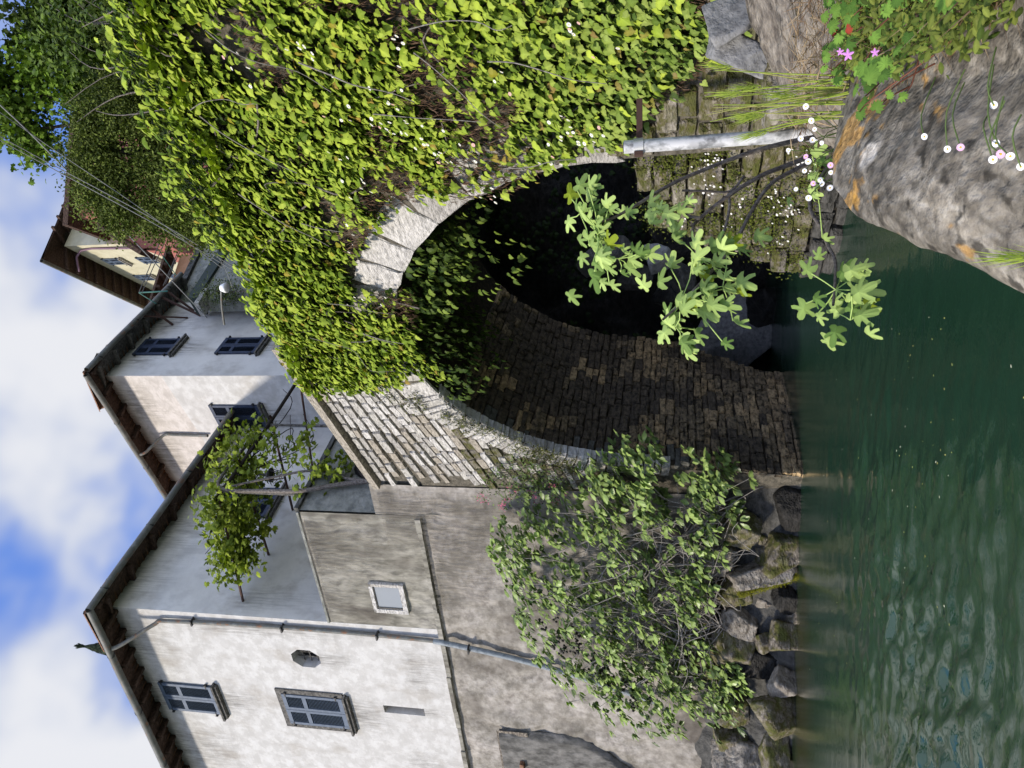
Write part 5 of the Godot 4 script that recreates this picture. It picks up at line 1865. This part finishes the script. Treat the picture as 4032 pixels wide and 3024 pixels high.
func boulder_top(u: float, v: float) -> Vector3:
	var lf := [V(0.12, 1.23, -1.4), V(0.15, 1.27, -1.61), V(0.18, 1.31, -1.73), V(0.27, 1.37, -1.89), V(0.36, 1.44, -2.08), V(0.49, 1.50, -2.36), V(0.62, 1.52, -2.56)]
	var rt := [V(0.85, 1.30, -1.1), V(0.9, 1.35, -1.42), V(0.98, 1.38, -1.6), V(1.1, 1.40, -1.85), V(1.25, 1.41, -2.22), V(1.5, 1.43, -2.68)]
	var far := [V(0.62, 1.52, -2.56), V(0.75, 1.50, -2.66), V(0.94, 1.46, -2.72), V(1.12, 1.43, -2.73), V(1.5, 1.43, -2.68)]
	var near := [V(0.12, 1.23, -1.4), V(0.45, 1.25, -1.25), V(0.85, 1.30, -1.1)]
	var a := curve(lf, v)
	var b := curve(rt, v)
	var c := curve(near, u)
	var d := curve(far, u)
	var bl := (lf[0] as Vector3).lerp(rt[0], u).lerp((far[0] as Vector3).lerp(far[-1], u), v)
	var q := a.lerp(b, u) + c.lerp(d, v) - bl
	var e := minf(1.0, minf(u, 1.0 - v) * 5.0)
	q.y += 0.06 * sin(PI * clampf(u * 1.6, 0, 1)) * sin(PI * clampf(v, 0, 1))
	q.y += e * (0.02 * fn.get_noise_3d(q.x * 170, 0, q.z * 170) + 0.008 * fn.get_noise_3d(q.x * 600, 5, q.z * 600))
	q.x += (1.0 - smoothstep(0.0, 0.15, u)) * 0.012 * fn.get_noise_3d(q.z * 250, 3, 1)
	return q


func boulder() -> void:
	var nu := 150
	var nv := 180
	var p := PackedVector3Array()
	var col := PackedColorArray()
	for j in nv:
		for i in nu + 14:
			# the first columns are the undercut side above the water
			var u := maxf(0.0, float(i - 14) / (nu - 1))
			var v := float(j) / (nv - 1)
			var q := boulder_top(u, v)
			if i < 14:
				var k := (14 - i) / 14.0
				q += V(0.02 * sin(PI * k) * -1.0 + 0.3 * k * k, -1.9 * k, 0.04 * fn.get_noise_3d(k * 90, v * 200, 8.0))
			p.append(q)
			var lich := smoothstep(0.0, 0.16, fn.get_noise_3d(q.x * 260, 1, q.z * 150) + 0.3 * fn.get_noise_3d(q.x * 900, 1, q.z * 900) + 0.03 - 0.6 * smoothstep(0.15, 0.45, (Vector2(q.x, q.z * 0.8) - Vector2(0.72, -1.86)).length()))
			var along := q.x * 0.75 - q.z * 0.66
			var across := q.x * 0.66 + q.z * 0.75
			var bands := 0.9 + 0.5 * fn.get_noise_3d(along * 70, across * 420, 7) + 0.5 * fn.get_noise_3d(along * 300, across * 900, 17)
			bands += 0.5 * smoothstep(0.26, 0.4, fn.get_noise_3d(along * 40 + 30, across * 260, 27))
			bands *= 1.0 - 0.7 * smoothstep(0.3, 0.42, fn.get_noise_3d(q.x * 480, 3, q.z * 480))
			bands = clampf(bands, 0.3, 1.5)
			var c := (Color(0.33, 0.32, 0.30) * bands).lerp(Color(0.85, 0.48, 0.09), lich * 0.6)
			var wh := smoothstep(0.06, 0.02, (Vector2((q.x - 0.63) * 1.3, (q.z + 2.25) * 0.8)).length() + 0.06 * fn.get_noise_3d(q.x * 400, 2, q.z * 400))
			c = c.lerp(Color(0.85, 0.85, 0.86), wh)
			col.append(c)
	# far face
	var m := gridmesh(p, nu + 14, nv, col)
	var bt := ntex(95, 0.016, [lin(0.225, 0.20, 0.17), lin(0.39, 0.355, 0.30), lin(0.60, 0.555, 0.48), lin(0.93, 0.885, 0.80)], [0.2, 0.40, 0.58, 0.85], 7, FastNoiseLite.TYPE_SIMPLEX_SMOOTH, 1024, 30.0)
	var bm := mat(bt, V(1.1, 2.0, 0.9), 0.92, M.fine, 1.3)
	bm.vertex_color_use_as_albedo = true
	var o := thing("foreground_boulder", "huge grey schist boulder with orange lichen in the near right corner", "boulder", Transform3D(Basis(), V(0.9, 0.0, -2.0)))
	part(o, "rock", m, bm)
	var b := MB.new()
	for i in 24:
		var q0 := boulder_top(i / 24.0, 1.0)
		var q1 := boulder_top((i + 1) / 24.0, 1.0)
		b.quad(q0, q1, q1 + V(0, -1.9, 0.3), q0 + V(0, -1.9, 0.3), V(0, 0, -1))
	part(o, "far_face", b.mesh(), M.rock_bare)


func bank_right() -> void:
	var p := PackedVector3Array()
	var nu := 50
	var nv := 70
	for j in nv:
		for i in nu:
			var z := lerpf(2.5, -8.5, float(j) / (nv - 1))
			var shore := lerpf(0.75, 1.25, clampf((-z - 2.0) / 2.5, 0, 1)) if z > -4.5 else lerpf(1.25, 2.0, clampf((-z - 4.5) / 2.5, 0, 1))
			if z > -1.0:
				shore = lerpf(0.75, -1.5, clampf((z + 1.0) / 1.2, 0, 1))
			var d := lerpf(-0.5, 7.0, pow(float(i) / (nu - 1), 1.7))
			var y := -0.35 + 1.3 * smoothstep(-0.4, 0.9, d) + 0.35 * smoothstep(0.9, 3.0, d)
			y += 0.12 * fn.get_noise_3d((shore + d) * 50, z * 50, 3.0)
			p.append(V(shore + d, y, z))
	struct("right_bank", gridmesh(p, nu, nv), M.soil, "earth and rock bank on the right")
	# ledge rock and fallen grey slabs below the ivy
	var list := [
		[V(1.75, 1.25, -3.75), V(0.6, 0.32, 0.45), M.rock_bare, "grey slanting ledge rock behind the big boulder", 0.3],
		[V(2.45, 1.55, -5.9), V(0.14, 0.23, 0.07), M.rock_slab, "grey fallen slab standing on end below the ivy", -0.5],
		[V(2.68, 1.58, -5.8), V(0.15, 0.22, 0.07), M.rock_slab, "grey broken slab leaning right of the upright slab", 0.5],
		[V(2.3, 1.15, -6.2), V(0.3, 0.2, 0.2), M.mossy[2], "brown flat stone under the fallen slabs", 0.1],
		[V(1.35, 0.95, -3.2), V(0.4, 0.3, 0.3), M.rock_bare, "dull rock wedged between the ledge and the big boulder", 0.9]]
	for i in list.size():
		var q = list[i]
		var r := part(self, "bank_rock", rockmesh(500 + i, q[1] * 1.3, 3, 0.05, 60, 40, true), q[2], Transform3D(Basis(V(0.1, 0.3, 1).normalized(), q[4]), q[0]))
		tag(r, q[3], "rock", "rocks on the right bank")


func fig() -> void:
	var o := thing("fig_bush", "fig bush with large lobed leaves reaching over the water at right", "fig", Transform3D(Basis(), V(1.5, 0.9, -5.3)))
	var br := [
		[[V(1.62, 1.0, -5.31), V(1.54, 1.31, -5.17), V(1.44, 1.58, -5.03), V(1.30, 1.88, -4.88), V(1.19, 2.06, -4.75), V(1.06, 2.23, -4.62), V(0.97, 2.35, -4.51), V(0.92, 2.44, -4.41)], 0.017],
		[[V(1.53, 1.0, -5.31), V(1.39, 1.32, -5.17), V(1.30, 1.49, -5.05), V(1.14, 1.71, -4.92), V(1.00, 1.86, -4.80), V(0.92, 1.90, -4.71), V(0.76, 1.88, -4.63)], 0.017],
		[[V(1.51, 1.0, -5.31), V(1.36, 1.27, -5.18), V(1.25, 1.42, -5.06), V(1.07, 1.54, -4.94), V(0.89, 1.63, -4.83), V(0.75, 1.72, -4.72), V(0.65, 1.80, -4.62), V(0.47, 1.96, -4.49), V(0.36, 2.07, -4.38)], 0.015],
		[[V(1.47, 1.0, -5.25), V(1.13, 1.19, -5.03), V(0.93, 1.15, -4.88), V(0.80, 1.14, -4.73), V(0.69, 1.13, -4.58), V(0.54, 1.16, -4.42), V(0.41, 1.20, -4.26)], 0.014],
		[[V(0.99, 1.86, -4.73), V(1.01, 1.94, -4.71), V(1.06, 1.94, -4.72)], 0.011],
		[[V(1.19, 1.68, -4.98), V(1.07, 1.68, -4.87), V(0.88, 1.73, -4.76), V(0.81, 1.81, -4.64)], 0.010],
		[[V(1.31, 1.58, -5.05), V(1.20, 1.67, -4.98), V(1.19, 1.83, -4.89), V(1.18, 1.96, -4.81)], 0.009]]
	for q in br:
		part(o, "branch", tube(spline(q[0], 4), q[1], 0.007, 8), M.bark)
	var pal := []
	for i in 8:
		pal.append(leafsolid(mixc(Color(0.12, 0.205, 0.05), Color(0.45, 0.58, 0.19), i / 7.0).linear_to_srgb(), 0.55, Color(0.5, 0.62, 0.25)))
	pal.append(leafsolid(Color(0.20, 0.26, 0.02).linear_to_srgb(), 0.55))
	# centre of a spray, its spread, leaves, size
	var sprays := [
		[V(0.86, 2.44, -4.45), V(0.30, 0.20, 0.22), 30, 0.17],
		[V(1.0, 2.55, -4.5), V(0.16, 0.12, 0.12), 6, 0.15],
		[V(0.72, 2.32, -4.45), V(0.12, 0.14, 0.14), 9, 0.16],
		[V(1.02, 2.12, -4.65), V(0.15, 0.14, 0.14), 12, 0.15],
		[V(0.72, 1.86, -4.6), V(0.2, 0.15, 0.15), 12, 0.17],
		[V(0.50, 1.96, -4.5), V(0.24, 0.22, 0.18), 20, 0.17],
		[V(0.32, 2.0, -4.4), V(0.14, 0.2, 0.15), 11, 0.16],
		[V(0.55, 1.74, -4.5), V(0.22, 0.12, 0.12), 8, 0.14],
		[V(0.50, 1.17, -4.35), V(0.14, 0.13, 0.13), 15, 0.16],
		[V(0.33, 1.12, -4.25), V(0.10, 0.12, 0.12), 8, 0.17],
		[V(1.22, 1.22, -4.7), V(0.18, 0.12, 0.1), 8, 0.13],
		[V(0.86, 1.66, -4.72), V(0.14, 0.14, 0.1), 6, 0.15]]
	for sp in sprays:
		for i in int(sp[2] * 1.0):
			var d := V(rng.randfn(), rng.randfn(), rng.randfn()) * 0.6
			var c: Vector3 = sp[0] + d * sp[1]
			var out := d.normalized() + V(-0.35, -0.55, 0.25)
			var nrm := V(rf(-0.9, 0.1), rf(0.25, 1.0), rf(0.3, 1.0))
			var s: float = sp[3] * rf(0.42, 0.82)
			var x := leafx(c, nrm, out, s)
			part(o, "leaf", L.fig, pal[8] if rng.randf() < 0.05 else pal[clampi(int(3.5 + 2.2 * rng.randfn()), 0, 7)], x)
			if i % 2 == 0:
				part(o, "leaf_stalk", tube([c, c.lerp(sp[0], 0.5) - V(0, 0.01, 0.02), sp[0]], 0.004, 0.003, 5), pal[6])


func daisy(o: Node3D, root: Vector3, head: Vector3, face: Vector3, size: float, petal: Material) -> void:
	part(o, "stalk", tube(spline([root, root.lerp(head, 0.55) + V(rf(-0.02, 0.02), 0.015, rf(-0.02, 0.02)), head], 3), 0.0016, 0.0014, 5), M.stalk)
	var x := leafx(head, face, UP, size)
	var f := part(o, "flower", L.petals, petal, x)
	part(f, "disc", L.disc, M.disc, x)


func foreground_plants() -> void:
	M.stalk = plain(lin(0.09, 0.14, 0.03), 0.7)
	M.disc = plain(lin(0.62, 0.42, 0.03), 0.8)
	var white := plain(lin(0.82, 0.82, 0.82), 0.7)
	var rose := plain(lin(0.70, 0.42, 0.62), 0.7)
	# daisies on the far edge of the boulder
	var o := thing("daisy_clump", "clump of white and pink daisies on the far edge of the big boulder", "daisies", Transform3D(Basis(), V(0.8, 1.5, -2.66)))
	var heads := [[0.883, 1.595], [0.847, 1.573], [0.823, 1.561], [0.797, 1.603], [0.797, 1.563], [0.776, 1.540], [0.753, 1.645], [0.738, 1.587], [0.715, 1.584], [0.699, 1.587], [0.695, 1.519], [0.673, 1.517], [0.664, 1.540], [0.650, 1.564], [0.646, 1.538], [0.638, 1.615], [0.638, 1.509], [0.595, 1.584]]
	for i in heads.size():
		var h := V(heads[i][0], heads[i][1], -2.63 + rf(-0.04, 0.04))
		daisy(o, V(heads[i][0] * 0.5 + 0.42 + rf(-0.05, 0.05), 1.45, -2.72), h, V(rf(-0.7, 0.2), rf(0.2, 0.8), 1), rf(0.014, 0.021), rose if i in [7, 10, 13] else white)
	o = thing("daisy_clump", "daisies trailing across the near face of the big boulder", "daisies", Transform3D(Basis(), V(0.75, 1.45, -2.0)))
	for q in [[0.539, 1.470, -1.828, 0], [0.477, 1.460, -1.714, 0], [0.463, 1.455, -1.656, 1], [0.430, 1.440, -1.526, 0], [0.405, 1.440, -1.506, 1], [0.393, 1.435, -1.479, 0], [0.405, 1.440, -1.540, 0], [0.367, 1.430, -1.451, 0], [0.502, 1.440, -1.536, 0]]:
		daisy(o, V(q[0] + rf(0.08, 0.16), 1.43, q[2] + rf(-0.06, 0.02)), V(q[0], q[1], q[2]), V(-0.5, rf(0.5, 1), 0.8), rf(0.012, 0.017), rose if q[3] else white)
	# leafy geranium and weeds right of the boulder
	o = thing("geranium", "geranium with lobed green leaves and red stems growing over the boulder", "plant", Transform3D(Basis(), V(1.1, 1.4, -2.2)))
	var pal := []
	for i in 8:
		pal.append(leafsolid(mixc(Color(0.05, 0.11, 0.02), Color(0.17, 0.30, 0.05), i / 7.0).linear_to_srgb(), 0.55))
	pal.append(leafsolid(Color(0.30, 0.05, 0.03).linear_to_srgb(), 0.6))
	var red := plain(lin(0.16, 0.055, 0.03), 0.7)
	for i in 210:
		var v := pow(rng.randf(), 1.3)
		var z := lerpf(-2.66, -1.55, v)
		var edge := lerpf(0.93, 0.62, v) + 0.10 * sin(v * 9.0)
		var c := V(lerpf(edge, 0.54 * -z, pow(rng.randf(), 0.9)), 1.46 + rf(0.0, 0.10), z)
		var s := rf(0.022, 0.05)
		part(o, "leaf", L.geranium, pal[8] if rng.randf() < 0.02 else pal[rng.randi() % 8], leafx(c, V(rf(-0.7, 0.4), rf(0.5, 1), rf(0.2, 1)), V(rf(-1, 0.4), rf(-0.6, 0.4), rf(-0.3, 1)), s))
		if i % 2 == 0:
			part(o, "stem", tube(spline([V(c.x + rf(0.05, 0.25), 1.4, z + rf(-0.1, 0.1)), c + V(0.03, -0.03, 0), c], 3), 0.0022, 0.0016, 5), red)
	var fx := [V(0.86, 1.56, -2.15), V(0.93, 1.55, -2.3), V(0.8, 1.53, -2.0), V(0.9, 1.5, -1.85)]
	var fm := plain(lin(0.55, 0.22, 0.55), 0.7)
	for i in fx.size():
		for k in 5:
			var a := TAU * k / 5
			part(o, "petal", L.oval, fm, leafx(fx[i], V(-0.3, 0.5, 1), V(cos(a), sin(a), 0.1 * sin(a)), 0.016 if i == 0 else 0.011))
	# small leaved weeds and straw filling the right edge
	var xs := []
	var cs := []
	for i in 460:
		var v := rng.randf()
		var c := V(0, 1.43 + rf(0, 0.07), lerpf(-2.6, -1.45, v))
		c.x = lerpf(lerpf(1.0, 0.62, v), -0.54 * c.z, rng.randf())
		for k in 9:
			xs.append(leafx(c + V(rng.randfn(), rng.randfn() * 0.5, rng.randfn()) * 0.03, V(rf(-0.8, 0.5), rf(0.2, 1), rf(0, 1)), V(rf(-1, 1), rf(-0.6, 0.8), rf(-1, 1)), rf(0.012, 0.03)))
			cs.append(mixc(Color(0.05, 0.085, 0.015), Color(0.22, 0.26, 0.05), rng.randf(), 0.25))
	var wd := many(self, "weeds", L.oval, M.leaf, xs, cs)
	tag(wd, "mixed small leaved weeds on top of the boulder at the right edge", "weeds")
	xs = []
	cs = []
	for i in 1500:
		var v := rng.randf()
		var q := V(0, 1.42 + rf(0, 0.04), lerpf(-2.72, -1.45, v))
		q.x = lerpf(lerpf(1.02, 0.68, v), -0.54 * q.z, rng.randf())
		xs.append(leafx(q, V(rf(-1, 1), 1, rf(-1, 1)), V(rf(-1, 1), rf(-0.2, 0.5), rf(-1, 1)), rf(0.05, 0.14)))
		cs.append(mixc(Color(0.09, 0.05, 0.03), Color(0.42, 0.31, 0.19), pow(rng.randf(), 1.5), 0.2))
	for i in 700:
		var q := V(rf(0.95, 1.5), 1.46 + rf(0, 0.1), rf(-3.3, -2.6))
		xs.append(leafx(q, V(rf(-1, 1), 1, rf(-1, 1)), V(rf(-1, 1), rf(-0.2, 0.5), rf(-1, 1)), rf(0.05, 0.14)))
		cs.append(mixc(Color(0.14, 0.08, 0.05), Color(0.46, 0.35, 0.22), rng.randf(), 0.2))
	var sw := many(self, "dry_straw", leafmesh([[0, 0], [0.025, 0.3], [0, 1.0]], 0.4, 0.2, 0.1), M.leaf, xs, cs)
	tag(sw, "brown dry straw lying among the weeds by the boulder", "straw")
	# wild barley between boulder and pipe
	o = thing("wild_barley", "tuft of wild barley with pale green ears beside the drain pipe", "grass", Transform3D(Basis(), V(0.93, 1.46, -2.7)))
	var gm := leafsolid(lin(0.27, 0.35, 0.06), 0.6)
	var gy := leafsolid(lin(0.33, 0.32, 0.12), 0.6)
	for i in 30:
		var b0 := V(0.93 + rf(-0.07, 0.08), 1.45, -2.7 + rf(-0.05, 0.05))
		var l := rf(0.16, 0.46)
		var t := b0 + V(rf(-0.07, 0.06) * l / 0.3, l, rf(-0.05, 0.05))
		part(o, "blade", tube(spline([b0, b0.lerp(t, 0.5) + V(0, 0.02, 0), t], 3), 0.003, 0.001, 4), gm if i % 3 else gy)
		if i < 7:
			ear(o, t, (t - b0).normalized() + V(rf(-0.3, 0.1), 0, 0), gm)
	o = thing("barley_ear", "single bright green barley ear at the lower edge beside the boulder", "grass", Transform3D(Basis(), V(0.2, 1.3, -1.3)))
	part(o, "stalk", tube([V(0.2, 1.2, -1.28), V(0.207, 1.40, -1.42)], 0.0015, 0.0012, 5), gm)
	ear(o, V(0.207, 1.40, -1.42), V(0.05, 1, -0.1), gm)


func ear(o: Node3D, at: Vector3, dir: Vector3, m: Material) -> void:
	var b := MB.new()
	var d := dir.normalized()
	var x := d.cross(V(0, 0, 1)).normalized()
	var y := d.cross(x)
	for i in 34:
		var t := i / 34.0
		var a := i * 2.4
		var r := (x * cos(a) + y * sin(a))
		var p := at + d * (0.07 * t) + r * 0.004
		b.tri(p - d * 0.004, p + d.cross(r) * 0.003, p + d * 0.055 + r * 0.02 * (1.0 - 0.5 * t), r)
		b.tri(p, p + d * 0.014 + r * 0.005, p + d.cross(r) * 0.004 + d * 0.006, r)
	part(o, "ear", b.mesh(), m)


func cables() -> void:
	var m := plain(lin(0.22, 0.23, 0.23), 0.5)
	var pts := [
		["power_cable", "thickest overhead cable running down to the white house wall", [V(4.39, 11.46, -8.21), V(4.39, 13.05, -11.43), V(3.2, 14.7, -16.6), V(2.05, 16.17, -21.32)], 0.014],
		["telephone_wire", "left one of the two close parallel wires running down to the lane", [V(4.03, 12.11, -8.07), V(3.73, 12.32, -10.59), V(2.9, 11.2, -12.2), V(2.21, 10.42, -13.55)], 0.008],
		["telephone_wire", "right one of the two close parallel wires running down to the lane", [V(4.08, 12.09, -8.07), V(3.77, 12.28, -10.59), V(2.95, 11.15, -12.2), V(2.24, 10.36, -13.55)], 0.008],
		["telephone_wire", "separate thin wire across the evergreen hedge", [V(4.5, 12.0, -8.3), V(4.0, 12.15, -10.62), V(3.1, 11.3, -12.1), V(2.26, 10.64, -13.5)], 0.007],
		["hanging_wire", "thin steel wire dropping from the hedge to the white house corner", [V(3.4, 11.3, -12.4), V(3.2, 13.3, -17.5), V(2.68, 15.6, -22.0)], 0.008]]
	for q in pts:
		var t := part(self, q[0], tube(spline(q[2], 8), q[3], q[3], 6), m)
		tag(t, q[1], "cable")
	# green frame for drying lines beside the white house roof
	var a := V(2.71, 16.5, -19.9)
	var e := V(2.67, 17.34, -19.74)
	var o := thing("drying_frame", "green metal drying line frame at the eave of the white house", "drying frame", Transform3D(Basis(), a))
	var gm := plain(lin(0.03, 0.14, 0.11), 0.5)
	part(o, "post", tube([a, e], 0.022, 0.022, 7), gm)
	part(o, "stay", tube([e, e + V(-0.3, -0.35, -0.3)], 0.016, 0.016, 6), gm)
	var ends := [[e, V(3.33, 13.79, -15.9)], [e - V(0, 0.1, 0), V(3.35, 13.65, -15.9)], [V(2.81, 16.32, -19.45), V(3.18, 12.99, -15.55)], [V(2.86, 16.25, -19.45), V(3.22, 12.88, -15.5)], [V(3.31, 14.48, -16.77), V(2.97, 15.33, -18.64)]]
	for k in ends.size():
		part(o, "line", tube([ends[k][0], ends[k][1]], 0.012, 0.012, 5), gm if k == 4 else M.iron)


func small_things() -> void:
	# yellow petals and specks drifting on the water
	var b := MB.new()
	for i in 6:
		var a := TAU * i / 6
		var e := TAU * (i + 1) / 6
		b.tri(V(0, 0.12, 0), V(cos(a) * 0.5, 0, sin(a)), V(cos(e) * 0.5, 0, sin(e)), UP)
	var pm := b.mesh()
	var ms := [plain(lin(0.6, 0.5, 0.15), 0.8), plain(lin(0.7, 0.68, 0.5), 0.8), plain(lin(0.4, 0.42, 0.12), 0.8)]
	for i in 85:
		var z := rf(-13.0, -4.6)
		var x := rf(-0.36, 0.1) * -z
		if rng.randf() < 0.6:
			z = rf(-8.0, -6.2)
			x = rf(-0.3, 0.08) * -z
		var s := rf(0.006, 0.014)
		var o := part(self, "floating_petal", pm, ms[rng.randi() % 3], Transform3D(Basis(UP, rf(0, 6)).scaled(V(s, s * 0.4, s)), V(x, wave(x, z) + 0.003, z)))
		tag(o, "tiny pale yellow petal floating on the dark green water", "petal", "petals floating on the water")
